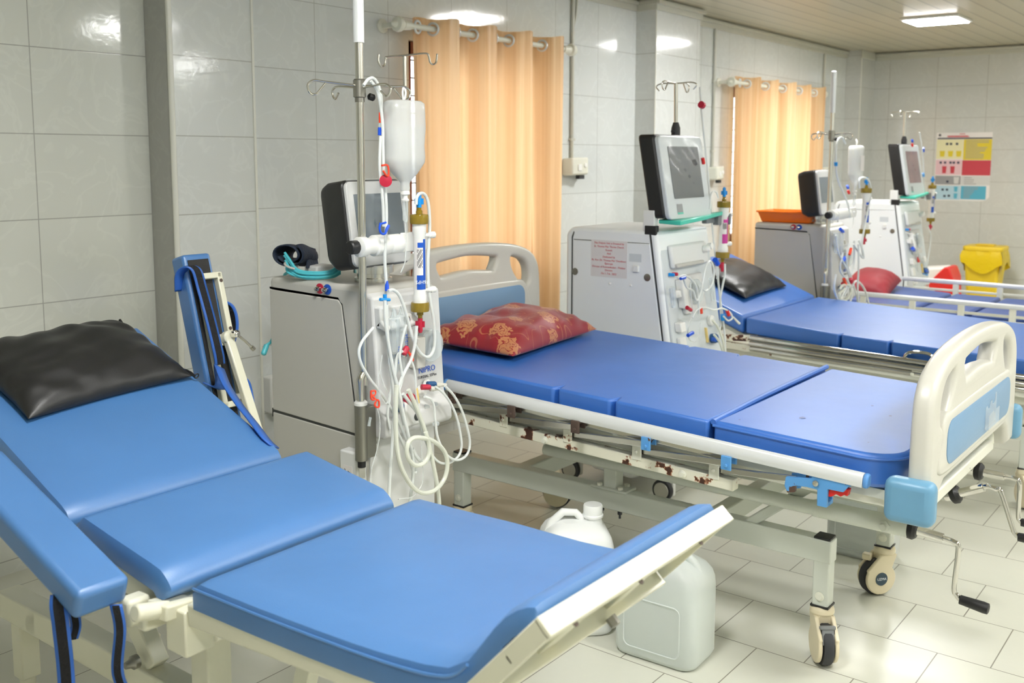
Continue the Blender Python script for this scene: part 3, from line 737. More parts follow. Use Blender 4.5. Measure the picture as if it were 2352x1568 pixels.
velstrap([(.975, 1.70, .63), (.978, 1.695, .58), (.972, 1.70, .50), (.982, 1.69, .44), (.992, 1.685, .34), (1.0, 1.68, .25)], .022, (.75, -.66, 0), arm, 1)

# armrest on the far side, turned up with its black underside out
ax = Vector((0, .10, .375)).normalized(); nrm = Vector((0, -.375, .10)).normalized()   # axis up, normal toward the foot
R = Matrix((Vector((1, 0, 0)), ax, nrm)).transposed()
c0 = Vector((1.765, 2.545, 1.187))  # centre of front top edge
ua = MB().obox(c0-ax*.265-nrm*.032, (.096, .53, .064), R).build('armrest', 'vinyl_a', co, bevel=.010, seg=3)
MB().obox(c0-ax*.268+nrm*.001, (.070, .50, .003), R).build('underside', 'underside', ua)
mb = MB()
def bar(u0, v0, u1, v1, w=.018, h=.022, k=.012):
    p = c0+Vector((u0, 0, 0))-ax*v0+nrm*k; q = c0+Vector((u1, 0, 0))-ax*v1+nrm*k
    mb.beam(p, q, w, h, up=nrm)
XO = .016
bar(XO-.034, .072, XO+.040, .072); bar(XO+.034, .064, XO+.034, .43); bar(XO-.030, .064, XO-.030, .46); bar(XO-.03, .265, XO+.034, .265, .034); bar(XO-.034, .455, XO+.034, .455)
mb.build('arm_frame', 'ivory', ua, bevel=.003)
p = c0+Vector((XO+.012, 0, 0))-ax*.262+nrm*.034
mb = MB().beam(p, p-ax*.36+nrm*.05+Vector((.012, 0, 0)), .028, .022, up=nrm)
mb.lathe([(.020, -.012), (.020, .012)], p, nrm, 18)
mb.build('support_arm', 'ivory', ua, bevel=.004)
q = p+nrm*.022+Vector((.010, 0, .006))
MB().lathe([(.011, -.012), (.011, .010), (.008, .012)], q, nrm, 14).tube([q+nrm*.006, q+nrm*.012+Vector((.030, 0, -.030)), q+nrm*.012+Vector((.052, 0, -.052))], .0042, 8).lathe([(.002, -.008), (.007, -.006), (.007, .006), (.002, .008)], q+nrm*.012+Vector((.052, 0, -.052)), (1, 0, -1), 10).build('clamp_lever', 'chrome', ua)
for u, v in ((.034, .09), (.034, .235), (.034, .42)):
    MB().lathe([(.0055, 0), (.0055, .001)], c0+Vector((XO+u, 0, 0))-ax*v+nrm*.0235, nrm, 10).build('screw_hole', 'brown', ua)
def at(u, v, k): return c0+Vector((u, 0, 0))-ax*v+nrm*k
velstrap([at(-.052, .10, -.04), at(-.060, .055, -.01), at(-.052, .040, .022), at(-.036, .055, .036), at(-.028, .11, .034), at(-.024, .20, .040), at(-.016, .30, .036), at(-.014, .335, .030)], .034, (1, 0, 0), ua, 1)
velstrap([at(.048, .14, -.03), at(.078, .17, .0), at(.082, .23, .0), at(.066, .29, -.02)], .040, nrm, ua, 1)
velstrap([at(.050, .375, .0), at(.076, .40, .01), at(.080, .45, .01), at(.074, .54, .01)], .034, nrm, ua, 1)
strap('strap', [at(-.050, .385, .004), at(-.030, .40, .030), (1.725, 2.40, .872), (1.69, 2.32, .838), (1.660, 2.222, .800), (1.642, 2.14, .768), (1.628, 2.075, .740), (1.632, 2.045, .722)], .046, (.85, .25, -.45), ua)

# black pillow on the raised back
def pillow(name, label, origin, ex, ey, w, d, h, mat, seam_sag=0, seed=1, pinch=.10, wr=.006, tilt_h=None, group=None):
    ex = Vector(ex).normalized(); ey = Vector(ey).normalized(); ez = ex.cross(ey).normalized(); o = Vector(origin)
    rng = random.Random(seed); ph = [rng.uniform(0, 6.28) for _ in range(12)]
    n = 44; T = []; B = []
    for i in range(n+1):
        u = -1+2*i/n; rt = []; rb = []
        for k in range(n+1):
            v = -1+2*k/n
            fu = 1-abs(u)**3.2; fv = 1-abs(v)**2.6
            th = (max(0, fu)*max(0, fv))**.55
            # edges pulled in between the corners
            X = u*w/2*(1-pinch*(1-v*v)*abs(u)**4); Y = v*d/2*(1-pinch*(1-u*u)*abs(v)**4)
            edge = max(abs(u), abs(v))
            wrk = wr*(math.sin(9*u+3*v+ph[0])*.6+math.sin(14*v-5*u+ph[1])*.5+math.sin(23*u*abs(v)+ph[2])*.8*abs(v)+math.sin(19*v*abs(u)+ph[3])*.9*abs(u))*min(1, th*1.6)
            lump = (tilt_h(u, v) if tilt_h else 1)
            zt = h*.66*th*lump+wrk+.34*h*.55*(1-th*.2); zb = .34*h*.55*(1-th)
            rt.append(o+ex*X+ey*Y+ez*(zt if edge < 1 else .34*h*.55)); rb.append(o+ex*X+ey*Y+ez*(zb if edge < 1 else .34*h*.55))
        T.append(rt); B.append(rb)
    p = thing(name, label, 'pillow', tuple(o), group)
    ob = MB().strip(T).strip(B).build('pillow_cover', mat, p, angle=80)
    bm = bmesh.new(); bm.from_mesh(ob.data); bmesh.ops.remove_doubles(bm, verts=bm.verts, dist=1e-5); bmesh.ops.recalc_face_normals(bm, faces=bm.faces); bm.to_mesh(ob.data); bm.free(); ob.data.shade_smooth()
    md = ob.modifiers.new('sub', 'SUBSURF'); md.levels = 1; md.render_levels = 1
    return p, T
sl = Vector((0, 1, .403)).normalized()
fl = Vector((1.141,2.324,0.842)); frr = Vector((1.596,2.361,0.857))
ctr = fl.lerp(frr, .5)
ex = (frr-fl); wid = ex.length; ex.normalize()
pn = Vector((1, 0, 0)).cross(sl).normalized(); ey = pn.cross(ex).normalized()
o = ctr+ey*.165+pn*-.004
bp, T = pillow('pillow', 'black leatherette pillow lying on the raised back of the nearest couch', o, ex, ey, wid+.03, .34, .105, 'black_vinyl', seed=5, pinch=.05, wr=.0035)
MB().tube([T[-1][k]+pn*.004*math.sin(k*.6) for k in range(0, 45, 2)], .004, 6).torus(Vector(T[-1][0])+ex*.006, ey, .007, .0018, 12, 6).build('zip_seam', 'black', bp)

M['mgrey_dark'] = pm('grey_brake_plastic', (128, 130, 132), .45)
M['bluechip_plain'] = pm('mid_blue_plastic', (92, 150, 214), .4)
M['redcloth'] = pm('dark_red_cloth', (150, 34, 46), .6, var=.12, vscale=12)

# ------------------------------------------------------------------ hospital bed with cream end boards
CX = 3.06
hb = thing('hospital_bed', 'hospital bed with cream plastic end boards and blue mattress, rose-patterned pillow at its head', 'bed', (CX, 1.65, 0))
XN, XF = 2.595, 3.53
def mz(y): return .693+(y-.75)*.036          # mattress top, the bed slopes slightly to its foot
def slab(outline, thick, name, mat, parent, fz=mz, bev=.013):
    n = len(outline); mb = MB()
    mb.add([(x, y, fz(y)) for x, y in outline]+[(x, y, fz(y)-thick) for x, y in outline], [tuple(range(n)), tuple(range(2*n-1, n-1, -1))]+[(i, (i+1) % n, n+(i+1) % n, n+i) for i in range(n)])
    return mb.build(name, mat, parent, bevel=bev, seg=3, angle=50)
def notch(y, s=1, w=.010, d=.035): return [(XN, y-s*w), (XN+d, y), (XN, y+s*w)]
oA = [(XN, 1.288)]+notch(1.615)+notch(1.83)+[(XN, 2.54), (XF, 2.54), (XF, 1.84), (XF-.03, 1.83), (XF, 1.82), (XF, 1.625), (XF-.03, 1.615), (XF, 1.605), (XF, 1.288)]
slab(oA, .095, 'mattress_section', 'vinyl_b', hb)
def arc(cx, cy, r, a0, a1, n=7): return [(cx+r*math.cos(math.radians(a0+(a1-a0)*k/n)), cy+r*math.sin(math.radians(a0+(a1-a0)*k/n))) for k in range(n+1)]
oB = [(XN, 1.272)]+[(x, y) for x, y in arc(XN+.11, .745+.11, .11, 180, 270)]+[(x, y) for x, y in arc(XF-.11, .745+.11, .11, 270, 360)]+[(XF, 1.272)]
ms = slab(oB, .092, 'mattress_section', 'vinyl_b', hb, lambda y: mz(y)+.003)
mb = MB(); mb.tube([(x-.001 if i < 2 else x, y, mz(y)-.010) for i, (x, y) in enumerate(oB[:9])], .0045, 8)
mb.build('piping', 'vinyl_b', ms)
# small tears in the cover
for q, r in (([2.81, 1.09], .012), ([3.10, .98], .005), ([3.02, .90], .006), ([2.66, 1.22], .004), ([2.70, .86], .003)):
    z = mz(q[1])+.0036; mb = MB(); mb.add([(q[0]+r*math.cos(t)*(1+.3*math.sin(3*t)), q[1]+r*.8*math.sin(t), z) for t in [k*PI/5 for k in range(10)]], [tuple(range(10))]); mb.build('cover_tear', 'vinyl_d', ms)
mb = MB()
mb.tube([(XN+.012, 1.278, mz(1.28)-.004), (3.0, 1.281, mz(1.28)+.004), (XF-.005, 1.284, mz(1.28)+.006)], .009, 8, 6)
mb.build('seam_roll', 'vinyl_b', ms)

# deck and upper frame
mb = MB()
mb.add([(XN+.03, .74, mz(.74)-.12), (XF-.03, .74, mz(.74)-.12), (XF-.03, 2.56, mz(2.56)-.12), (XN+.03, 2.56, mz(2.56)-.12)]+[(XN+.03, .74, mz(.74)-.094), (XF-.03, .74, mz(.74)-.094), (XF-.03, 2.56, mz(2.56)-.094), (XN+.03, 2.56, mz(2.56)-.094)], [(0, 3, 2, 1), (4, 5, 6, 7), (0, 1, 5, 4), (1, 2, 6, 5), (2, 3, 7, 6), (3, 0, 4, 7)])
mb.build('deck', 'greyframe', hb)
mb = MB()
for x in (2.655, 3.47):
    mb.beam((x, 2.60, mz(2.60)-.155), (x, .70, mz(.70)-.115), .035, .055)
for y in (2.5, 1.9, 1.3, .72): mb.beam((2.655, y, mz(y)-.145), (3.47, y, mz(y)-.145), .035, .035)
mb.build('upper_frame', 'frame', hb, bevel=.004)
# rusty rail beam with bolts
mb = MB().beam((2.615, 2.44, .573), (2.615, 1.205, .533), .036, .034)
mb.build('rail_beam', 'rusty', hb, bevel=.003)
for p in ((2.596,1.872,0.552), (2.596,1.367,0.538)): MB().lathe([(.013, 0), (.013, .003), (.008, .004), (.008, .012)], p, (-1, 0, 0), 12).build('rail_bolt', 'frame', hb)
for x in (2.75, 3.10, 3.36):
    y1 = {2.75: 1.98, 3.10: 1.5, 3.36: 1.6}[x]
    zz = {2.75: .467, 3.10: .475, 3.36: .482}[x]
    tu = MB().tube([(x, y1, zz), (x, .95, zz)], .021, 14).tube([(x, 1.02, zz), (x, .757, zz)], .026, 14).build('crank_tube', 'greyframe', hb)
    MB().lathe([(.016, 0), (.016, .004), (.010, .006), (.010, .016)], (x-.026, .815, zz), (-1, 0, 0), 6).build('tube_bolt', 'greyframe', tu)
    if x > 3: MB().box((x-.016, .775, zz), (x+.016, .781, .64)).build('tube_bracket', 'greyframe', tu); MB().lathe([(.012, 0), (.012, .003), (.007, .004), (.007, .010)], (x, .775, zz+.075), (0, -1, 0), 6).build('bracket_bolt', 'greyframe', tu)
# base
mb = MB()
for x in (2.785, 3.36):
    mb.box((x-.025, .972, .302), (x+.025, 2.42, .371))
for y in (1.36, 2.12): mb.box((2.80, y-.025, .306), (3.35, y+.025, .368))
for x in (2.785, 3.36):
    for y in (1.0, 2.39): mb.box((x-.024, y-.024, .165), (x+.024, y+.024, .371))
for x in (2.785, 3.36):
    mb.box((x-.024, 1.70, .371), (x+.024, 1.75, .60)); mb.box((x-.035, 1.655, .369), (x+.035, 1.795, .378))
    mb.beam((x, 1.25, .35), (x, .98, .57), .03, .03)
mb.build('base_frame', 'greyframe', hb, bevel=.004)
for x in (2.785, 3.36):
    for y in (1.0, 2.39): MB().box((x-.0245, y-.0245, .371), (x+.0245, y+.0245, .378)).build('tube_cap', 'black', hb, bevel=.002)
for x in (2.785, 3.36):
    for y in (1.685, 1.765):
        for s in (-1, 1): MB().lathe([(.010, 0), (.010, .008), (.004, .010)], (x+s*.022, y, .378), (0, 0, 1), 6).build('bolt', 'frame', hb)
for y in (1.69, 1.76): MB().lathe([(.008, 0), (.008, .012), (.004, .014), (.004, .026)], (2.772, y, .302), (0, 0, -1), 8).build('bolt', 'rubber', hb)
for x, y in ((2.76, 1.0), (2.76, 2.39), (3.335, 1.0)): MB().lathe([(.014, 0), (.014, .002), (.008, .003), (.008, .008)], (x, y, .20), (-1, 0, 0), 12).build('bolt', 'frame', hb)

def caster(parent, x, y, ang, top=.168, r=.062, pedal=True, badge=False, name='caster'):
    """swivel caster; ang = heading of the wheel in the floor plane"""
    d = Vector((math.cos(ang), math.sin(ang), 0)); s = Vector((-d.y, d.x, 0)); o = Vector((x, y, 0)); wc = o-d*.028+Vector((0, 0, r))
    body = MB().lathe([(.026, top), (.034, top-.006), (.036, top-.022), (.030, top-.026)], o, (0, 0, 1), 22)
    # two cheek plates hugging the wheel
    R_ = r-.007
    for sg in (-1, 1):
        P = []
        for k in range(20):
            t = math.radians(-205+ k*13.0)
            P.append(wc+d*R_*math.cos(t)+Vector((0, 0, R_*math.sin(t))))
        P += [o+d*.030+Vector((0, 0, top-.024)), o-d*.030+Vector((0, 0, top-.024)), wc-d*R_*.96+Vector((0, 0, R_*.55))]
        P = [q+s*sg*.018 for q in P]
        body.prism(P, s*sg*.012)
    body.add(*(lambda b: (b, [(0, 1, 2, 3), (4, 7, 6, 5), (0, 4, 5, 1), (1, 5, 6, 2), (2, 6, 7, 3), (3, 7, 4, 0)]))([o+d*a+s*b+Vector((0, 0, c)) for c in (top-.05, top-.022) for a, b in ((-.03, -.02), (.03, -.02), (.03, .02), (-.03, .02))]))
    c = body.build(name, 'caster_cream', parent, bevel=.004, seg=2)
    MB().lathe([(r-.012, -.015), (r-.003, -.014), (r, -.009), (r, .009), (r-.003, .014), (r-.012, .015)], wc, s, 36).build('wheel', 'rubber', c)
    MB().box((x-.027, y-.027, top-.002), (x+.027, y+.027, top+.004)).build('stem_ring', 'black', c)
    if pedal:
        q = o-d*.044+Vector((0, 0, top-.042))
        dn = Vector((-d.x*.35, -d.y*.35, -.94)); up = dn.cross(s).normalized()
        m2 = Matrix((s, dn, up)).transposed()
        MB().obox(q+dn*.012-d*.008, (.040, .024, .012), m2).build('pedal_bracket', 'black', c, bevel=.002)
        MB().obox(q+dn*.030-d*.012, (.036, .046, .010), m2).obox(q+dn*.004-d*.012, (.046, .012, .016), m2).build('brake_pedal', 'mgrey_dark', c, bevel=.004)
    if badge:
        sg = badge
        b = MB().lathe([(.0225, 0), (.0225, .0015)], wc+s*sg*.030-Vector((0, 0, -.0)), s*sg, 28).build('badge', 'badge', c)
        text('UZMA', .0125, 'whiteink', b, wc+s*sg*.0320, (Vector((0, 0, 1)).cross(s*sg)), (0, 0, 1))
    return c
caster(hb, 2.785, 1.0, math.radians(37))
caster(hb, 3.36, 1.0, math.radians(-38), badge=-1, pedal=False)
MB().box((3.31, 1.03, .118), (3.335, 1.06, .14)).build('pedal_stub', 'caster_cream', hb, bevel=.004)
caster(hb, 2.785, 2.39, math.radians(70), pedal=False); caster(hb, 3.36, 2.39, math.radians(110), pedal=False)

def endboard(name, y, z0, parent, y_in, card=False, side=-1, S=1.0):
    """moulded end board: rounded arch, grip slot, two side openings, pale blue inset. z0 = bottom of the inset"""
    fn = lambda c: Vector((CX+c.x, y+c.z, z0+c.y))
    arch = [(-.498, -.13), (-.494, .02), (-.488, .14), (-.470, .20), (-.425, .245), (-.33, .278), (-.18, .297), (0, .303), (.18, .297), (.33, .278), (.425, .245), (.470, .20), (.488, .14), (.494, .02), (.498, -.13)]
    top = []
    A = catmull([(x, z, 0) for x, z in arch], 4)
    out = [(p.x, p.y) for p in A]+[(.405, -.13), (.385, -.075), (.35, -.055), (-.35, -.055), (-.385, -.075), (-.405, -.13)]
    slot = smooth2([(-.185, .232), (-.15, .243), (0, .255), (.15, .243), (.185, .232), (.165, .192), (.145, .186), (0, .197), (-.145, .186), (-.165, .192)], 3)
    tear = lambda s: [(s*x, z) for x, z in smooth2([(.285, .232), (.33, .225), (.375, .208), (.405, .170), (.408, .125), (.395, .105), (.372, .102), (.335, .13), (.30, .17), (.283, .205)], 3)]
    b = board(name, 'cream', parent, [out, slot, tear(1), tear(-1)], .056, .019, fn, 4)
    rim = board('panel_rim', 'cream', b, [smooth2([(-.40, -.03), (-.405, .05), (-.37, .118), (-.30, .130), (0, .134), (.30, .130), (.37, .118), (.405, .05), (.40, -.03), (0, -.032)], 5)], .066, .012, fn, 3)
    for sg in (-1, 1):
        fo = lambda c, sg=sg: Vector((CX+c.x, y+sg*.0335+c.z, z0+c.y))
        board('blue_panel', 'blue_panel', b, [rrect(-.365, -.012, .365, .108, .045)], .004, .001, fo, 1)
    return b
fb = endboard('footboard', .69, .683, hb, .72)
hd = endboard('headboard', 2.615, .822, hb, 2.6)
# clear card holder on the foot board
yc = .69-.0335-.003
ch = MB()
P = [(.035, .000), (.165, .000), (.165, .092), (.150, .092), (.146, .066), (.115, .062), (.105, .078), (.088, .072), (.082, .058), (.060, .060), (.050, .070), (.035, .066)]
ch.prism([(CX+x, yc, .683+z) for x, z in P], (0, -.002, 0)); ch.box((CX+.035, yc-.010, .683), (CX+.165, yc, .687)); ch.prism([(CX+x, yc-.010, .683+z) for x, z in ((.035, 0), (.165, 0), (.165, .05), (.12, .05), (.105, .035), (.09, .05), (.035, .045))], (0, -.0015, 0))
ch.build('card_holder', 'film', fb, bevel=.001)
# corner guards
for nm, x, y, z, s in (('corner_guard', 2.557, .703, .608, 1), ('corner_guard', 3.563, .703, .610, -1), ('corner_guard', 2.557, 2.615, .69, 1), ('corner_guard', 3.563, 2.615, .69, -1)):
    MB().box((x-.028, y-.062, z-.058), (x+.030, y+.062, z+.058)).build(nm, 'blue_guard', hb, bevel=.022, seg=4)

# side rail folded down on the near side
sr = MB(); ra = Vector((2.548, 2.250, .693)); rb = Vector((2.548, .818, .643)); rd = (rb-ra).normalized(); ru = Vector((1, 0, 0)).cross(rd).normalized()
if ru.z < 0: ru = -ru
prof = [(-.014, -.019), (.014, -.019), (.017, -.008), (.016, .006), (.010, .016), (0, .019), (-.010, .016), (-.016, .006), (-.017, -.008)]
sr.prism([ra+Vector((x, 0, 0))+ru*z for x, z in prof], rb-ra)
rail = sr.build('side_rail', 'alu', hb, bevel=.002)
for p, q in ((ra, -rd), (rb, rd)):
    MB().prism([p+Vector((x*1.02, 0, 0))+ru*z*1.02 for x, z in prof], q*.014).build('rail_end_cap', 'bluechip_plain', rail, bevel=.005)
upb = [(2.550,2.219,0.663), (2.550,1.962,0.653), (2.550,1.710,0.643), (2.550,1.457,0.633), (2.550,1.198,0.622)]
lob = [(2.600,2.301,0.610), (2.600,2.045,0.592), (2.600,1.783,0.584), (2.600,1.526,0.576), (2.600,1.267,0.567)]
for i, (a, b) in enumerate(zip(upb, lob)):
    a = Vector(a); b = Vector(b)
    zt = ra.z+(a.y-ra.y)*(rb.z-ra.z)/(rb.y-ra.y)-.017
    MB().box((2.528, a.y-.0155, zt-.040), (2.535, a.y+.0155, zt)).box((2.535, a.y-.0155, zt-.008), (2.57, a.y+.0155, zt)).box((2.563, a.y-.0155, zt-.030), (2.57, a.y+.0155, zt)).lathe([(.005, 0), (.005, .006)], (2.528, a.y-.002, zt-.026), (-1, 0, 0), 10).build('rail_clip', 'brown' if i < 3 else 'bluechip', rail, bevel=.002)
    zb = .573-(2.44-b.y)*.0324+.017
    MB().box((2.594, b.y-.016, zb-.010), (2.600, b.y+.016, zb+.034)).box((2.600, b.y-.016, zb+.026), (2.632, b.y+.016, zb+.034)).box((2.628, b.y-.016, zb), (2.634, b.y+.016, zb+.034)).lathe([(.0055, 0), (.0055, .006)], (2.594, b.y, zb+.016), (-1, 0, 0), 10).build('rail_post_clip', 'rusty' if i < 3 else 'frame', hb, bevel=.002)
ys = [p[1] for p in upb]+[1.0]
for i in range(5):
    b = Vector(lob[i]); zb = .573-(2.44-b.y)*.0324+.033
    ay = ys[i+1]; az = ra.z+(ay-ra.y)*(rb.z-ra.z)/(rb.y-ra.y)-.045
    MB().beam((2.612, b.y, zb), (2.556, ay, az), .010, .020).build('rail_link', 'steel', rail, bevel=.003)
for i in range(4):
    lk = MB()
    a = Vector(upb[i]); zt = ra.z+(a.y-ra.y)*(rb.z-ra.z)/(rb.y-ra.y)-.03
    lk.beam((2.568, a.y, zt), (2.60, ys[i+1]+.03, zt-.025), .008, .018); lk.build('rail_link', 'steel', rail, bevel=.003)
# release latch
la = MB()
L = [(2.550,1.026,0.612), (2.550,0.956,0.621), (2.550,0.954,0.629), (2.550,0.849,0.628), (2.550,0.868,0.601), (2.550,0.910,0.601), (2.550,0.910,0.550), (2.550,0.937,0.550), (2.550,0.938,0.594), (2.550,0.967,0.595), (2.550,0.996,0.593), (2.550,0.999,0.574), (2.550,1.020,0.568), (2.550,1.029,0.587)]
lt = la.prism(L, (-.012, 0, 0)).prism([Vector(p)+Vector((.03, 0, 0)) for p in L], (.006, 0, 0)).box((2.55, L[6][1], L[6][2]), (2.585, L[7][1], L[6][2]+.012)).build('release_latch', 'bluechip', rail, bevel=.002)
MB().prism([(2.548,0.909,0.604), (2.548,0.856,0.609), (2.548,0.860,0.589), (2.548,0.869,0.591), (2.548,0.878,0.584), (2.548,0.890,0.589), (2.548,0.899,0.581), (2.548,0.908,0.577), (2.548,0.912,0.579)], (.02, 0, 0)).build('latch_trigger', 'red', lt, bevel=.003)
MB().lathe([(.008, 0), (.008, .006), (.005, .007)], (2.538,0.941,0.612), (-1, 0, 0), 12).build('latch_bolt', 'steel', lt)

# three fold-out cranks at the foot
def crank(x, k0, k1, e1, e2, h0, h1):
    V = lambda p: Vector((x+(p[2] if len(p) > 2 else 0), p[0], p[1]))
    d = (V(k1)-V(k0)).normalized()
    c = MB().lathe([(.016, -.020), (.016, 0), (.0128, .006), (.0128, (V(k1)-V(k0)).length), (.010, (V(k1)-V(k0)).length+.001)], V(k0), d, 18).build('crank', 'chrome', hb)
    MB().lathe([(.021, 0), (.028, .005), (.029, .018), (.022, .026), (.013, .028)], V(k0)-d*.002, d, 20).build('crank_knob', 'black', c)
    MB().tube([V(k1)-d*.01, V(k1)+d*.012, V(e1)-d*.012, V(e1)+(V(e2)-V(e1)).normalized()*.014, V(e2)-(V(e2)-V(e1)).normalized()*.012, V(e2)+(V(h0)-V(e2))*.5, V(h0)], .0072, 12, 5).build('crank_rod', 'chrome', c)
    hd_ = (V(h1)-V(h0)).normalized(); ln = (V(h1)-V(h0)).length
    MB().lathe([(.0125, 0), (.0135, ln*.3), (.0155, ln*.8), (.0145, ln*.97), (.009, ln)], V(h0), hd_, 18).build('crank_handle', 'black', c)
crank(2.755, (.760, .466), (.668, .458), (.628, .452), (.634, .318), (.618, .300), (.545, .293))
crank(3.10, (.735, .470), (.648, .511), (.604, .518), (.560, .395), (.548, .384), (.470, .384))
crank(3.36, (.730, .480), (.645, .478), (.600, .476), (.598, .352), (.588, .342), (.515, .340))

# floral pillow on it
def lump(u, v): return 1-.42*math.exp(-((u+.12)/.16)**2)*max(0, min(1, (v+.5)))
fp_, T2 = pillow('pillow', 'red pillow with golden roses on the bed with cream end boards', (3.08, 2.385, mz(2.385)+.002), (1, .115, .0), (-.115, 1, .06), .68, .42, .15, 'floral', seed=3, pinch=.07, wr=.006, tilt_h=lump)

# ------------------------------------------------------------------ bed three: steel rails folded down, blue mattress, black pillow
BX = 4.92; xn, xf = BX-.465, BX+.465
b3 = thing('hospital_bed', 'worn bed with folded chrome side rails and blue mattress, grey-black pillow at its head', 'bed', (BX, 1.6, 0))
def hz(y): # mattress top line, head end propped up
    if y > 2.02: return .705+(y-2.02)*.40
    return .705-(2.02-y)*.040-.018*math.sin(PI*min(1, max(0, (2.02-y)/1.0)))*.6
def mat_sec(y0, y1, thick, name, mat, parent, xa, xb, fz, bev=.016, nx=6):
    n = 10; ys_ = [y0+(y1-y0)*k/n for k in range(n+1)]
    mb = MB()
    top = [[(xa, y, fz(y)), (xb, y, fz(y))] for y in ys_]; bot = [[(xa, y, fz(y)-thick), (xb, y, fz(y)-thick)] for y in ys_]
    mb.strip(top).strip(bot).strip([top[0], bot[0]]).strip([top[-1], bot[-1]]).strip([[t[0] for t in top], [t[0] for t in bot]]).strip([[t[1] for t in top], [t[1] for t in bot]])
    o = mb.build(name, mat, parent)
    bm = bmesh.new(); bm.from_mesh(o.data); bmesh.ops.remove_doubles(bm, verts=bm.verts, dist=1e-5); bmesh.ops.recalc_face_normals(bm, faces=bm.faces); bm.to_mesh(o.data); bm.free(); o.data.shade_smooth(); o.data.set_sharp_from_angle(angle=math.radians(50))
    md = o.modifiers.new('bevel', 'BEVEL'); md.width = bev; md.segments = 3; md.limit_method = 'ANGLE'; md.angle_limit = math.radians(40)
    return o
mat_sec(2.04, 2.56, .088, 'mattress_section', 'vinyl_c', b3, xn, xf, hz)
b3s = slab([(xn, 1.353), (xn+.03, 1.345), (xn, 1.337), (xn, .62), (xf, .62), (xf, 2.025), (xn, 2.025), (xn, 1.576), (xn+.035, 1.568), (xn, 1.56)], .075, 'mattress_section', 'vinyl_c', b3, lambda y: hz(y) if y < 2.03 else hz(2.02), bev=.012)
mb = MB()
mb.add([(x, y, hz(min(y, 2.0))-.10+dz) for dz in (-.02, 0) for x, y in ((xn+.03, .6), (xf-.03, .6), (xf-.03, 2.02), (xn+.03, 2.02))], [(0, 3, 2, 1), (4, 5, 6, 7), (0, 1, 5, 4), (1, 2, 6, 5), (2, 3, 7, 6), (3, 0, 4, 7)])
mb.add([(x, y, hz(y)-.095+dz) for dz in (-.02, 0) for x, y in ((xn+.03, 2.04), (xf-.03, 2.04), (xf-.03, 2.56), (xn+.03, 2.56))], [(0, 3, 2, 1), (4, 5, 6, 7), (0, 1, 5, 4), (1, 2, 6, 5), (2, 3, 7, 6), (3, 0, 4, 7)])
mb.build('deck', 'greyframe', b3)
mb = MB()
for x in (xn+.05, xf-.05):
    mb.beam((x, 2.58, .545), (x, .55, .475), .04, .05)
for y in (2.5, 1.5, .65): mb.beam((xn+.05, y, .52-(2.5-y)*.03), (xf-.05, y, .52-(2.5-y)*.03), .035, .035)
mb.build('upper_frame', 'frame', b3, bevel=.004)
MB().beam((xn-.005, 2.26, .572), (xn-.005, 1.88, .558), .030, .034).beam((xn-.02, 2.20, .598), (xn-.02, 1.985, .615), .020, .030).build('rail_beam', 'rusty', b3, bevel=.003)
MB().beam((xn-.012, 1.88, .556), (xn-.012, .60, .515), .030, .036).build('rail_beam', 'frame', b3, bevel=.003)
for k, (dx, z) in enumerate(((-.035, .0), (-.040, -.028), (-.030, -.052))):
    MB().tube([(xn+dx, 1.985, .620+z), (xn+dx, .60, .585+z)], .0125, 12).build('rail_tube', 'chrome', b3)
MB().tube([(xn-.03, 1.275, .592), (xn-.035, 1.255, .635), (xn-.035, 1.17, .640), (xn-.03, 1.135, .600)], .007, 10, 6).build('rail_grip', 'chrome', b3)
MB().beam((xn-.03, 1.235, .545), (xn-.03, 1.10, .560), .02, .03).lathe([(.008, 0), (.008, .008)], (xn-.042, 1.232, .546), (-1, 0, 0), 10).build('rail_link', 'frame', b3, bevel=.003)
mb = MB()
for x in (4.587, 5.25):
    mb.box((x-.025, .70, .29), (x+.025, 2.42, .35))
    for y in (.80, 2.35): mb.box((x-.024, y-.024, .16), (x+.024, y+.024, .35))
    mb.box((x-.024, 1.6, .35), (x+.024, 1.65, .52))
for y in (1.2, 2.0): mb.box((4.60, y-.025, .295), (5.24, y+.025, .348))
mb.build('base_frame', 'greyframe', b3, bevel=.004)
caster(b3, 4.587, .80, math.radians(40)); caster(b3, 5.25, .80, math.radians(30), pedal=False); caster(b3, 4.587, 2.35, math.radians(80), pedal=False); caster(b3, 5.25, 2.35, math.radians(100), pedal=False)
sl3 = Vector((0, 1, .40)).normalized()
pillow('pillow', 'grey-black leatherette pillow on the bed with folded chrome rails', (4.95, 2.31, hz(2.31)-.002), (1, .05, 0), sl3+Vector((-.05, 0, 0)), .60, .36, .095, 'black_vinyl', seed=11, pinch=.05, wr=.002)

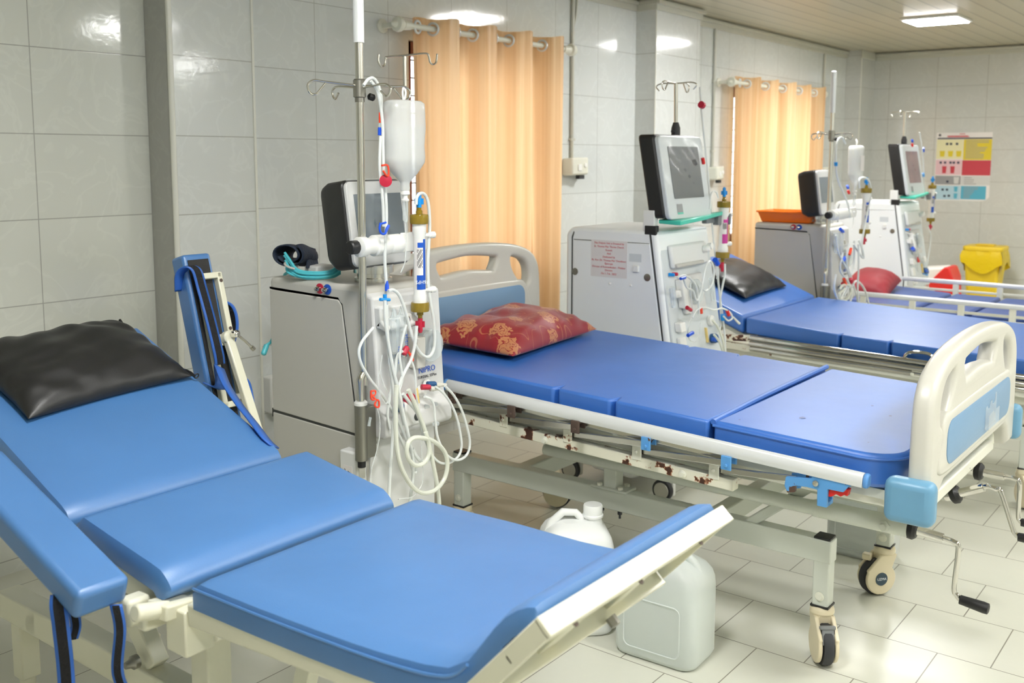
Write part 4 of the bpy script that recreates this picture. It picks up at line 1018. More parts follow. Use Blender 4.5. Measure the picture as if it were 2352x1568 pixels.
# ------------------------------------------------------------------ bed four: white railed bed at the far end
b4 = thing('hospital_bed', 'farthest bed with raised white side rails, dark blue mattress and plain red pillow', 'bed', (6.53, 1.5, 0))
ya, yb = 2.13, .35
mat_sec(1.72, 2.30, .08, 'mattress_section', 'vinyl_d', b4, 6.12, 6.98, lambda y: .585+(y-1.72)*.06)
mat_sec(1.42, 1.70, .08, 'mattress_section', 'vinyl_d', b4, 6.12, 6.98, lambda y: .583)
mat_sec(1.12, 1.40, .08, 'mattress_section', 'vinyl_d', b4, 6.12, 6.98, lambda y: .581)
mat_sec(.40, 1.10, .08, 'mattress_section', 'vinyl_d', b4, 6.12, 6.98, lambda y: .58)
MB().box((6.10, .38, .46), (7.0, 2.34, .50)).build('deck', 'greyframe', b4)
for x, lab in ((6.06, 'near'), (7.03, 'far')):
    z0 = .645
    r = MB().beam((x, 2.06, z0+.008), (x, .36, z0), .028, .030).build('side_rail', 'alu', b4, bevel=.010, seg=3)
    for y in (2.00, 1.71, 1.44, 1.17, .90, .63, .40):
        MB().box((x-.012, y-.017, .50), (x+.012, y+.017, z0-.005)).build('rail_post', 'frame', r, bevel=.003)
    mb = MB()
    for z in (.595, .560, .525): mb.beam((x+.004, 2.04, z), (x+.004, .38, z-.004), .010, .016)
    mb.build('rail_bar', 'frame', r, bevel=.003)
mb = MB()
for x in (6.15, 6.95): mb.box((x-.02, .38, .40), (x+.02, 2.34, .46))
for x in (6.25, 6.85):
    mb.box((x-.025, .5, .28), (x+.025, 2.3, .34))
    for y in (.6, 2.2): mb.box((x-.024, y-.024, .10), (x+.024, y+.024, .34)); mb.box((x-.024, y-.024+.3, .34), (x+.024, y+.024+.3, .42))
mb.build('base_frame', 'greyframe', b4, bevel=.004)
for x in (6.25, 6.85):
    for y in (.6, 2.2): MB().lathe([(.03, -.016), (.05, -.012), (.05, .012), (.03, .016)], (x, y, .05), (1, 0, 0), 24).lathe([(.018, .05), (.018, .10)], (x, y, 0), (0, 0, 1), 12).build('caster', 'rubber', b4)
pillow('pillow', 'plain dark red pillow on the farthest bed', (6.60, 2.13, .61), (1, .12, .12), (-.12, 1, .08), .50, .30, .16, 'redcloth', seed=21, pinch=.05, wr=.0012)

# ------------------------------------------------------------------ dialysis machines, first type (grey-sided, black-hooded screen)
def grey_machine(ox, oy, lab, hookz=1.665, ptop=1.98, arm=0.0, sleeve=1.79):
    O = Vector((ox, oy, 0))
    t = thing('dialysis_machine', lab, 'dialysis machine', (2.19+ox, 2.33+oy, 0))
    xl, xr, yf, yb, zt = 2.04, 2.34, 2.125, 2.56, 1.092
    b = MB(O).box((xl, yf, .07), (xr, yb, zt)).build('cabinet', 'mgrey', t, bevel=.016, seg=3)
    # door skins on the visible side, with the dark joints between them
    MB(O).prism([(xl-.004, 2.553, .66), (xl-.004, 2.162, .645), (xl-.004, 2.222, 1.030), (xl-.004, 2.236, 1.046), (xl-.004, 2.553, 1.052)], (.006, 0, 0)).build('side_door', 'mgrey', b, bevel=.003)
    MB(O).prism([(xl-.004, 2.553, .09), (xl-.004, 2.15, .09), (xl-.004, 2.152, .637), (xl-.004, 2.553, .652)], (.006, 0, 0)).build('lower_side_panel', 'mgrey', b, bevel=.003)
    MB(O).box((xl-.0012, 2.125+.03, .636), (xl+.003, 2.56, .664)).prism([(xl-.0012, 2.156, .64), (xl-.0012, 2.163, .64), (xl-.0012, 2.226, 1.034), (xl-.0012, 2.238, 1.052), (xl-.0012, 2.556, 1.060), (xl-.0012, 2.556, 1.054), (xl-.0012, 2.236, 1.044), (xl-.0012, 2.220, 1.034)], (.002, 0, 0)).build('door_joint', 'seam', b)
    for y, m in ((2.318, 'crimson'), (2.284, 'navyink')):
        pt = MB(O).lathe([(.016, 0), (.016, .003), (.009, .004)], (xl, y, 1.073), (-1, 0, 0), 20).build('port_ring', m, b)
        MB(O).lathe([(.008, 0), (.008, .010), (.006, .011), (.006, .018), (.004, .019)], (xl-.003, y, 1.073), (-1, 0, 0), 14).build('port', 'chrome', pt)
    # front: white sloped fascia with a lip, then the lower door
    f = MB(O).prism([(xl+.004, yf+.01, 1.075), (xl+.004, 2.098, 1.062), (xl+.004, 2.076, .735), (xl+.004, 2.046, .705), (xl+.004, 2.044, .655), (xl+.004, 2.060, .642), (xl+.004, yf+.01, .642)], (xr-xl-.008, 0, 0)).build('front_panel', 'mpanel', t, bevel=.008, seg=3)
    MB(O).prism([(xl+.008, yf+.01, .64), (xl+.008, yf-.006, .64), (xl+.008, yf-.006, .08), (xl+.008, yf+.01, .08)], (xr-xl-.016, 0, 0)).build('front_door', 'mwhite', t, bevel=.004)
    MB(O).lathe([(.008, 0), (.008, .003), (.004, .004)], (2.062, 2.117, .622), (0, -1, 0), 14).build('screw', 'chrome', t)
    # recess, ledge and chamber holders on the fascia
    MB(O).box((2.05, 2.072, .975), (2.20, 2.10, 1.035)).prism([(2.05, 2.098, .975), (2.05, 2.055, .965), (2.05, 2.05, .978), (2.05, 2.075, 1.0)], (.15, 0, 0)).build('holder_ledge', 'mwhite', f, bevel=.005)
    MB(O).box((2.115, 2.058, .955), (2.175, 2.085, 1.005)).build('level_sensor', 'white', f, bevel=.006)
    MB(O).lathe([(.011, 0), (.011, .006), (.007, .010)], (2.145, 2.058, .99), (0, -1, 0), 16).build('sensor_knob', 'steel', f)
    MB(O).box((2.175, 2.045, .835), (2.215, 2.085, .93)).build('pump_block', 'mgrey', f, bevel=.004)
    MB(O).lathe([(.052, 0), (.052, .022), (.049, .026)], (2.255, 2.080, .895), (0, -1, 0), 30).build('pump_cover', 'clearp', f)
    MB(O).lathe([(.046, -.004), (.046, .002)], (2.255, 2.078, .895), (0, -1, 0), 26).build('pump_bed', 'mgrey', f)
    MB(O).obox((2.256, 2.064, .895), (.018, .012, .070), Matrix.Rotation(.5, 3, 'Y')).lathe([(.012, 0), (.012, .012)], (2.256, 2.070, .895), (0, -1, 0), 14).build('pump_rotor', 'mgrey_dark', f, bevel=.003)
    # clamp pockets and couplings low on the fascia
    MB(O).box((2.115, 2.040, .665), (2.185, 2.075, .745)).build('sensor_box', 'white', f, bevel=.008)
    MB(O).lathe([(.013, 0), (.013, .002), (.009, .003)], (2.168, 2.040, .693), (0, -1, 0), 16).build('sensor_window', 'seam', f)
    MB(O).lathe([(.016, -.01), (.018, .006), (.014, .016)], (2.14, 2.046, .750), (0, -.8, .6), 16).build('red_cap', 'crimson', f)
    MB(O).lathe([(.014, -.01), (.015, .005), (.010, .012)], (2.10, 2.048, .735), (0, -.8, .6), 16).build('blue_cap', 'navy', f)
    for x, z in ((2.215, .758), (2.245, .772)):
        MB(O).lathe([(.017, 0), (.017, .008), (.010, .012), (.010, .024)], (x, 2.075, z), (.2, -1, 0), 16).build('hose_socket', 'white', f)
    for x in (2.222, 2.262): MB(O).lathe([(.012, 0), (.012, .010)], (x, 2.058, .705), (0, -1, 0), 14).build('clear_nozzle', 'clearp', f)
    n = text('NIPRO', .026, 'navyink', f, O+Vector((2.256, 2.0790, .818)), (1, 0, 0), (0, .07, 1), 'lettering')
    text('SURDIAL 55Plus', .0125, 'ink', f, O+Vector((2.256, 2.0775, .797)), (1, 0, 0), (0, .07, 1), 'lettering')
    # small service box on the side
    s = MB(O).box((xl-.038, 2.128, .42), (xl+.002, 2.205, .600)).build('side_box', 'mwhite', t, bevel=.006)
    MB(O).lathe([(.008, 0), (.008, .002), (.005, .003)], (xl-.018, 2.128, .578), (0, -1, 0), 12).box((xl-.032, 2.1265, .52), (xl-.008, 2.129, .553)).build('box_fitting', 'steel', s)
    MB(O).box((xl-.0386, 2.15, .50), (xl-.0376, 2.19, .556)).build('instruction_sticker', 'paper', s)
    MB(O).tube([(xl-.039, 2.182, .545), (xl-.039, 2.172, .525), (xl-.039, 2.178, .512)], .0012, 5).tube([(xl-.039, 2.168, .54), (xl-.039, 2.158, .535), (xl-.039, 2.160, .515), (xl-.039, 2.172, .512)], .001, 5).build('sticker_print', 'ink', s)
    for x in (xl+.05, xr-.05):
        for y in (yf+.05, yb-.05): MB(O).lathe([(.02, -.012), (.034, -.010), (.034, .010), (.02, .012)], (x, y, .034), (1, 0, 0), 20).build('caster_wheel', 'rubber', t)
    # screen on a swivel foot
    c0 = Vector((2.155, 2.205, 1.27)); Rz = Matrix.Rotation(math.radians(2), 3, 'Z') @ Matrix.Rotation(math.radians(-8), 3, 'X')
    V = lambda x, y, z: c0+Rz @ Vector((x, y, z))
    hw, hh = .130, .132
    hood = MB(O)
    fr_ = rrect(-hw, -hh, hw, hh, .022, 4); bk = rrect(-hw+.012, -hh+.02, hw-.012, hh-.006, .03, 4)
    n_ = len(fr_)
    hood.add([V(x, -.018, z) for x, z in fr_]+[V(x*1.01, .05, z) for x, z in fr_]+[V(x, .088, z) for x, z in bk], [tuple(range(n_-1, -1, -1)), tuple(range(2*n_, 3*n_))]+[(i, (i+1) % n_, n_+(i+1) % n_, n_+i) for i in range(n_)]+[(n_+i, n_+(i+1) % n_, 2*n_+(i+1) % n_, 2*n_+i) for i in range(n_)])
    hd_ = hood.build('screen_hood', 'black_vinyl', t, bevel=.006, angle=50)
    MB(O).add([V(x, y, z) for y in (-.030, -.016) for x, z in rrect(-hw+.006, -hh+.006, hw-.006, hh-.006, .018, 4)], (lambda n: [tuple(range(n-1, -1, -1)), tuple(range(n, 2*n))]+[(i, (i+1) % n, n+(i+1) % n, n+i) for i in range(n)])(20)).build('screen_bezel', 'mpanel', hd_, bevel=.003)
    MB(O).add([V(x, y, z) for y in (-.0315, -.029) for x, z in ((-.098, -.06), (.105, -.06), (.105, .088), (-.098, .088))], [(0, 1, 2, 3), (7, 6, 5, 4), (0, 4, 5, 1), (1, 5, 6, 2), (2, 6, 7, 3), (3, 7, 4, 0)]).build('screen', 'screen', hd_)
    # loose clear film over the face
    rows = [[V(-hw+.002+(2*hw-.004)*i/12, -.036-.006*math.sin(i*1.3+k*.9)*math.sin(PI*i/12)*math.sin(PI*k/10), -hh-.006+(2*hh+.008)*k/10) for i in range(13)] for k in range(11)]
    MB(O).strip(rows).build('film_cover', 'film', hd_, angle=80)
    MB(O).lathe([(.058, 1.092), (.058, 1.104), (.050, 1.106), (.050, 1.118), (.062, 1.120), (.062, 1.145)], (2.165, 2.215, 0), (0, 0, 1), 30).build('swivel_foot', 'steel', t)
    # pole in its socket
    MB(O).lathe([(.0185, .585), (.0185, .752)], (1.998, 2.105, 0), (0, 0, 1), 24).box((1.998, 2.09, .59), (2.045, 2.13, .745)).build('pole_socket', 'dullsteel', t, bevel=.002)
    MB(O).lathe([(.0195, .752), (.0195, .760), (.016, .764)], (1.998, 2.105, 0), (0, 0, 1), 24).build('socket_collar', 'white', t)
    MB(O).lathe([(.012, .565), (.012, .585)], (1.998, 2.105, 0), (0, 0, 1), 16).build('socket_plug', 'black', t)
    p = MB(O).tube([(1.998, 2.105, .74), (1.998, 2.105, .80), (1.999, 2.105, .826), (2.006, 2.105, .838), (2.012, 2.105, .850), (2.014, 2.105, .88), (2.014, 2.105, sleeve)], .0112, 16, 4).build('pole', 'steel', t)
    MB(O).lathe([(.0112, sleeve), (.0155, sleeve), (.0155, ptop), (.010, ptop+.004)], (2.014, 2.105, 0), (0, 0, 1), 20).build('pole_sleeve', 'alu', p)
    hk = MB(O).lathe([(.014, hookz-.040), (.014, hookz-.028), (.018, hookz-.026), (.018, hookz+.020), (.015, hookz+.024)], (2.014, 2.105, 0), (0, 0, 1), 22).build('hook_collar', 'dullsteel', p)
    lp = [(-.016, 0), (-.115, .004), (-.155, .006), (-.176, -.006), (-.172, -.026), (-.152, -.032), (-.134, -.016), (-.118, .000)]
    m2 = MB(O)
    for s in (-1, 1):
        m2.tube([(2.014-s*x*(1.08 if s > 0 else 1), 2.105-.01*s*abs(x)/.12, hookz+z+.006) for x, z in lp], .0032, 8, 5)
        m2.tube([(2.014, 2.105+s*.016, hookz), (2.014, 2.105+s*.05, hookz+.004), (2.016, 2.105+s*.10, hookz+.006), (2.018, 2.105+s*.118, hookz-.008), (2.016, 2.105+s*.105, hookz-.028), (2.012, 2.105+s*.085, hookz-.012)], .0032, 8, 5)
    m2.build('bag_hook', 'steel', hk)
    MB(O).lathe([(.004, 0), (.010, .004), (.010, .018), (.006, .022)], (2.036, 2.095, hookz-.022), (1, -.4, -.3), 10).build('lock_knob', 'black', hk)
    # dialyzer arm clamped on the pole
    za = hookz-.448
    a = MB(O).lathe([(.017, -.022), (.020, -.018), (.020, .010), (.016, .014)], (1.966, 2.085, za), (1, 0, 0), 12).build('arm_knob', 'black', p)
    MB(O).lathe([(.020, 0), (.029, .004), (.029, .028), (.024, .036), (.024, .06), (.031, .064), (.031, .105+arm), (.027, .12+arm), (.029, .124+arm), (.029, .165+arm)], (1.972, 2.080, za), (1, 0, 0), 24).build('holder_arm', 'white', p)
    xe = 2.135+arm
    pl = [(xe, za-.026), (xe+.105, za-.026), (xe+.122, za+.004), (xe+.105, za+.032), (xe, za+.032)]
    MB(O).prism([(x, 2.062, z) for x, z in pl], (0, .010, 0)).box((xe+.058, 2.054, za-.006), (xe+.078, 2.063, za+.010)).box((xe+.08, 2.056, za-.004), (xe+.090, 2.063, za+.008)).build('clamp_plate', 'white', p, bevel=.003)
    return t
nip = grey_machine(0, 0, 'nearest dialysis machine, grey-sided with a black-hooded screen, between the first two beds')
nip3 = grey_machine(3.55, -.055, 'grey-sided dialysis machine with an orange basket on top, between the third and fourth beds', hookz=1.60, ptop=1.945, arm=.10, sleeve=1.72)

# ------------------------------------------------------------------ dialysis machines, second type (tall white, teal tray)
def white_machine(ox, oy, lab, scr, notice=False):
    O = Vector((ox, oy, 0))
    t = thing('dialysis_machine', lab, 'dialysis machine', (3.95+ox, 2.3+oy, 0))
    xl, xr = 3.70, 4.17; yb = 2.56
    side = [(2.095, 1.155), (2.125, 1.165), (yb-.03, 1.165), (yb, 1.135), (yb, .11), (2.44, .10), (2.40, .075), (2.20, .065), (2.14, .10), (2.02, .11), (2.02, .66)]
    b = MB(O).prism([(xl, y, z) for y, z in side], (xr-xl, 0, 0)).build('cabinet', 'mside', t, bevel=.018, seg=3)
    MB(O).prism([(xl-.0035, 2.515, .70), (xl-.0035, 2.512, 1.105), (xl-.0035, 2.128, 1.108), (xl-.0035, 2.050, .62), (xl-.0035, 2.05, .30), (xl-.0035, 2.515, .30)], (.006, 0, 0)).build('side_panel', 'mside', b, bevel=.002)
    mb = MB(O).prism([(xl-.0015, 2.130, 1.150), (xl-.0015, 2.122, 1.152), (xl-.0015, 2.040, .62), (xl-.0015, 2.040, .25), (xl-.0015, 2.047, .25), (xl-.0015, 2.047, .62)], (.003, 0, 0))
    mb.prism([(xl-.0015, 2.520, .30), (xl-.0015, 2.526, .30), (xl-.0015, 2.526, 1.12), (xl-.0015, 2.515, 1.145), (xl-.0015, 2.512, 1.140), (xl-.0015, 2.520, 1.115)], (.003, 0, 0)).box((xl-.0015, 2.13, 1.107), (xl+.001, 2.515, 1.110))
    mb.build('panel_joint', 'seam', b)
    for y in (2.505, 2.135): MB(O).lathe([(.016, 0), (.016, .003), (.006, .004), (.006, .002)], (xl-.002, y, .965), (-1, 0, 0), 20).build('panel_lock', 'dullsteel', b)
    for y, z in ((2.32, .925), (2.215, .925), (2.385, .69)): MB(O).lathe([(.006, 0), (.006, .004), (.003, .006)], (xl-.003, y, z), (-1, 0, 0), 12).build('screw_cap', 'white', b)
    MB(O).box((xl-.016, 2.175, .985), (xl-.002, 2.200, 1.012)).build('panel_button', 'white', b, bevel=.002)
    MB(O).box((xl-.0042, 2.165, 1.028), (xl-.003, 2.225, 1.062)).build('pale_sticker', 'mcool', b)
    if notice:
        nx = xl-.0048
        q = MB(O).box((nx, 2.235, .952), (nx+.0012, 2.42, 1.112)).build('paper_notice', 'paper', t)
        lines = [('This Dialysis Unit is Donated by', 1.100), ('St. Thomas Mar Thoma Church', 1.085), ('Kuwait', 1.070), ('And', 1.055), ('Dedicated by', 1.040), ('Rt. Rev. Dr. Thomas Mar Timotheos', 1.025), ('Episcopa', 1.011), ('Diocese of Kunnamkulam - Malabar', .996), ('Diocese', .982), ('On 1. 7-6-. 2022', .967)]
        for s, z in lines: text(s, .0118, 'redink', q, O+Vector((nx-.0003, 2.3275, z)), (0, -1, 0), (0, 0, 1), 'lettering')
    # wheels
    for x in (xl-.004, xr-.03):
        for y in (2.05, 2.53):
            w = MB(O).lathe([(.03, -.013), (.044, -.011), (.047, -.006), (.047, .010), (.03, .013)], (x+.015, y, .047), (1, 0, 0), 30).build('caster_wheel', 'rubber', t)
            MB(O).lathe([(.001, -.016), (.034, -.015), (.036, -.010)], (x+.015, y, .047), (1, 0, 0), 26).build('wheel_cover', 'cream', w)
            MB(O).box((x+.03, y-.045, .02), (x+.055, y+.02, .085)).lathe([(.028, .08), (.026, .115)], (x+.045, y, 0), (0, 0, 1), 16).build('wheel_fork', 'white', w, bevel=.008)
    # front fascia leaning back
    fz = lambda z: 2.02+(z-.66)*(.09/.5)
    f = MB(O).prism([(xl+.012, fz(1.16)-.012, 1.16), (xl+.012, fz(.56)-.012, .56), (xl+.012, fz(.56)+.01, .56), (xl+.012, fz(1.16)+.01, 1.16)], (xr-xl-.02, 0, 0)).build('front_panel', 'mcool', t, bevel=.006)
    def fbox(x0, z0, x1, z1, d, nm, m, bev=.004):
        return MB(O).prism([(x0, fz(z0)-.012, z0), (x0, fz(z1)-.012, z1), (x0, fz(z1)-.012-d, z1), (x0, fz(z0)-.012-d, z0)], (x1-x0, 0, 0)).build(nm, m, f, bevel=bev)
    fbox(3.77, 1.00, 4.10, 1.10, .022, 'pump_housing', 'mwhite', .010)
    fbox(3.78, 1.005, 4.03, 1.02, .035, 'tray_lip', 'mgrey', .004)
    fbox(3.83, .80, 4.02, .965, .020, 'blood_pump', 'mpanel', .006)
    MB(O).lathe([(.055, 0), (.055, .012), (.05, .016)], (3.925, fz(.89)-.034, .89), (0, -1, .15), 28).build('pump_cover', 'clearp', f)
    MB(O).lathe([(.04, 0), (.04, .004)], (3.925, fz(.89)-.033, .89), (0, -1, .15), 24).build('pump_track', 'dullsteel', f)
    MB(O).obox((3.925, fz(.89)-.041, .89), (.02, .012, .075), Matrix.Rotation(-.6, 3, 'Y')).build('pump_rotor', 'mgrey_dark', f, bevel=.003)
    fbox(3.80, .83, 3.835, .95, .036, 'pump_hinge', 'white')
    fbox(3.745, .735, 3.79, .775, .03, 'chamber_clip', 'white'); fbox(3.745, .88, 3.79, .91, .03, 'chamber_clip', 'white')
    fbox(3.745, .655, 3.80, .71, .018, 'air_detector', 'white'); fbox(3.755, .60, 3.81, .64, .022, 'line_clamp', 'white')
    for x, m in ((3.755, 'azure'), (3.785, 'crimson')): MB(O).lathe([(.008, 0), (.008, .022), (.005, .026)], (x, fz(.975)-.012, .977), (.3, -1, .0), 14).build('coupling_peg', m, f)
    MB(O).lathe([(.016, 0), (.016, .02), (.010, .028)], (4.06, fz(1.06)-.035, 1.065), (0, -1, .15), 18).lathe([(.014, 0), (.014, .02)], (4.10, fz(1.06)-.035, 1.075), (0, -1, .15), 18).build('white_knob', 'white', f)
    cl = MB(O).lathe([(.022, 0), (.022, .02), (.017, .028)], (4.06, fz(.665)-.012, .665), (0, -1, .15), 18).build('hose_coupling', 'navy', f)
    MB(O).obox((4.05, fz(.665)-.035, .662), (.07, .012, .018), Matrix.Rotation(.25, 3, 'Y')).build('coupling_lever', 'navyink', cl, bevel=.003)
    MB(O).lathe([(.024, 0), (.024, .016), (.014, .024)], (4.06, fz(.74)-.012, .745), (0, -1, .15), 18).build('hose_coupling', 'white', f)
    fbox(4.005, .655, 4.015, .72, .01, 'yellow_strip', 'yellow_tip', .001)
    # teal tray
    MB(O).prism([(3.735, 2.108, 1.193), (4.215, 2.085, 1.205), (4.215, 2.045, 1.210), (3.99, 2.015, 1.200), (3.735, 2.00, 1.190), (3.728, 2.02, 1.19)], (0, 0, .018)).build('tray', 'teal', t, bevel=.004)
    # tall tilted screen block
    V = lambda x, y, z: Vector((x, 2.06+y+(z-1.21)*.18, z))
    n4 = lambda n: [tuple(range(n-1, -1, -1)), tuple(range(n, 2*n))]+[(i, (i+1) % n, n+(i+1) % n, n+i) for i in range(n)]
    hb_ = MB(O)
    ol = rrect(3.705, 1.215, 4.105, 1.568, .02, 4)
    hb_.add([V(x, .0, z) for x, z in ol]+[V(x, .075, z) for x, z in ol], n4(len(ol)))
    h = hb_.build('screen_hood', 'black_vinyl', t, bevel=.008)
    MB(O).add([V(x, y, z) for y in (-.020, .002) for x, z in rrect(3.712, 1.212, 4.098, 1.562, .022, 4)], n4(20)).build('screen_bezel', 'mcool', h, bevel=.004)
    MB(O).add([V(x, y, z) for y in (-.0225, -.018) for x, z in rrect(3.775, 1.298, 4.045, 1.518, .006, 3)], n4(16)).build('screen', scr, h)
    MB(O).add([V(x, y, z) for y in (-.0215, -.018) for x, z in ((3.785, 1.235), (3.835, 1.235), (3.835, 1.275), (3.785, 1.275))], [(0, 1, 2, 3), (7, 6, 5, 4)]).build('maker_plate', 'grey_print', h)
    MB(O).add([V(x, -.0218, z) for x, z in ((3.785, 1.232), (3.835, 1.232), (3.835, 1.240), (3.785, 1.240))], [(0, 1, 2, 3)]).build('maker_plate_stripe', 'teal', h)
    rows = [[V(3.705+.40*i/14, -.028-.008*math.sin(i*1.1+k*1.4)*math.sin(PI*i/14)*math.sin(PI*k/12), 1.212+.355*k/12) for i in range(15)] for k in range(13)]
    MB(O).strip(rows).build('film_cover', 'film', h, angle=80)
    MB(O).box((3.703, 2.11, 1.16), (3.735, 2.165, 1.25)).build('hinge_block', 'white', t, bevel=.003)
    MB(O).box((3.700, 2.10, 1.145), (3.728, 2.155, 1.185)).build('hinge_cap', 'black', t, bevel=.003)
    # drip pole
    MB(O).lathe([(.020, 1.565), (.020, 1.60), (.012, 1.625)], (3.985, 2.17, 0), (0, 0, 1), 18).lathe([(.005, 0), (.007, .02)], (3.972, 2.17, 1.585), (-1, 0, 0), 10).build('pole_socket', 'rubber', t)
    p = MB(O).tube([(3.985, 2.17, 1.60), (3.978, 2.17, 1.795)], .0085, 12).build('pole', 'steel', t)
    m2 = MB(O); lp = [(0, 0), (.06, .003), (.10, .004), (.122, -.006), (.118, -.026), (.100, -.034), (.085, -.018), (.07, .0)]
    for s in (-1, 1):
        m2.tube([(3.978+s*x, 2.17, 1.795+z) for x, z in lp], .0032, 8, 5)
        m2.tube([(3.978, 2.17, 1.793), (3.980, 2.17+s*.07, 1.796), (3.981, 2.17+s*.10, 1.785), (3.98, 2.17+s*.085, 1.765)], .0030, 8, 5)
    m2.build('bag_hook', 'steel', p)
    return t
fr2 = white_machine(0, 0, 'white dialysis machine with the printed paper notice on its side and a teal tray', 'screen2', True)
fr4 = white_machine(3.43, .035, 'farthest white dialysis machine, reddish screen, beside the last bed', 'screen3')

# ------------------------------------------------------------------ dialyzers, bottles and tubing
def dialyzer(x, y, z0, z1, lab, band='navyink', body='white', turned=True, r=.021):
    """hollow-fibre filter hanging upright; z0 bottom cap, z1 top cap"""
    t = thing('dialyzer', lab, 'dialyzer', (x, y, z0))
    h = z1-z0
    MB().lathe([(r*.86, .03), (r, .06), (r*.98, .075), (r*.84, .085), (r*.84, h-.085), (r*.98, h-.075), (r, h-.06), (r*.86, h-.03)], (x, y, z0), (0, 0, 1), 28).build('fibre_case', body, t)
    for z, s in ((z0+.045, -1), (z1-.045, 1)):
        c = MB().lathe([(.006, .045), (.007, .030), (.010, .028), (.010, .020), (r*1.28, .017), (r*1.33, .012), (r*1.33, -.004), (r*1.27, -.010)], (x, y, z), (0, 0, s), 28).build('end_cap', 'amber', t)
        m = 'azure' if s > 0 else 'crimson'
        k = MB().lathe([(.0075, .038), (.0075, .075), (.005, .082)], (x, y, z), (0, 0, s), 14)
        for q in range(4):
            a = q*PI/2+.4; k.obox((x+.009*math.cos(a), y+.009*math.sin(a), z+s*.056), (.010, .005, .018), Matrix.Rotation(a, 3, 'Z'))
        k.build('line_connector', m, t)
        zz = z-s*.045
        MB().lathe([(.005, .015), (.006, .03), (.008, .032), (.008, .040), (.010, .041), (.010, .053), (.006, .056)], (x, y, zz), (1, -.25, 0), 16).build('side_port', 'white', t)
    # printed label round the front
    def lab_arc(a0, a1, za, zb, m, nm, k=1.0):
        rows = []
        for i in range(9):
            a = math.radians(a0+(a1-a0)*i/8); rows.append([(x+r*.85*k*math.cos(a), y+r*.85*k*math.sin(a), za), (x+r*.85*k*math.cos(a), y+r*.85*k*math.sin(a), zb)])
        return MB().strip(rows).build(nm, m, t)
    lab_arc(170, 292, z0+.095, z1-.10, 'paper', 'label', 1.01)
    lab_arc(258, 292, z0+.095, z1-.10, band, 'label_band', 1.02)
    lab_arc(195, 292, z0+.095, z0+.138, band, 'label_band', 1.025)
    lab_arc(205, 292, z1-.125, z1-.11, band, 'label_band', 1.025)
    mb = MB()
    for k in range(11):
        a0 = 200; zz = z0+.16+(h-.29)*k/11
        for a in range(200, 254, 9):
            if (a*7+k*5) % 4 == 0: continue
            q = math.radians(a); q2 = math.radians(a+5); R_ = r*.85*1.03
            mb.add([(x+R_*math.cos(q), y+R_*math.sin(q), zz), (x+R_*math.cos(q2), y+R_*math.sin(q2), zz), (x+R_*math.cos(q2), y+R_*math.sin(q2), zz+.005), (x+R_*math.cos(q), y+R_*math.sin(q), zz+.005)], [(0, 1, 2, 3)])
    mb.build('label_print', 'ink', t)
    if turned:
        # name printed upside down on the lower blue block
        a = math.radians(243); R_ = r*.90
        text('F6HPS', .015, 'whiteink', t, (x+R_*math.cos(a), y+R_*math.sin(a), z0+.118), (math.sin(a), -math.cos(a), 0), (0, 0, -1), 'label_lettering')
    return t
dz1 = dialyzer(2.181, 2.036, .985, 1.330, 'blue-labelled dialyzer cartridge clamped on the nearest machine')
dz2 = dialyzer(4.235, 2.05, .985, 1.300, 'magenta-labelled dialyzer cartridge beside the machine with the notice', 'magenta', turned=False, r=.024)
dz3 = dialyzer(6.005, 1.99, .995, 1.320, 'blue-labelled dialyzer cartridge on the machine with the orange basket', turned=False, r=.024)
dz4 = dialyzer(7.80, 2.10, .975, 1.300, 'blue-labelled dialyzer cartridge on the farthest machine', turned=False, r=.022)
# holder clips for the second type, part of their machines
for m, x, y in ((fr2, 4.235, 2.05), (fr4, 7.80, 2.10)):
    MB().box((x-.05, y+.0, 1.165), (x+.035, y+.03, 1.215)).box((x-.13, y+.02, 1.175), (x-.03, y+.045, 1.205)).box((x+.028, y-.02, 1.165), (x+.042, y+.03, 1.215)).build('filter_clip', 'mgrey_dark', m, bevel=.004)

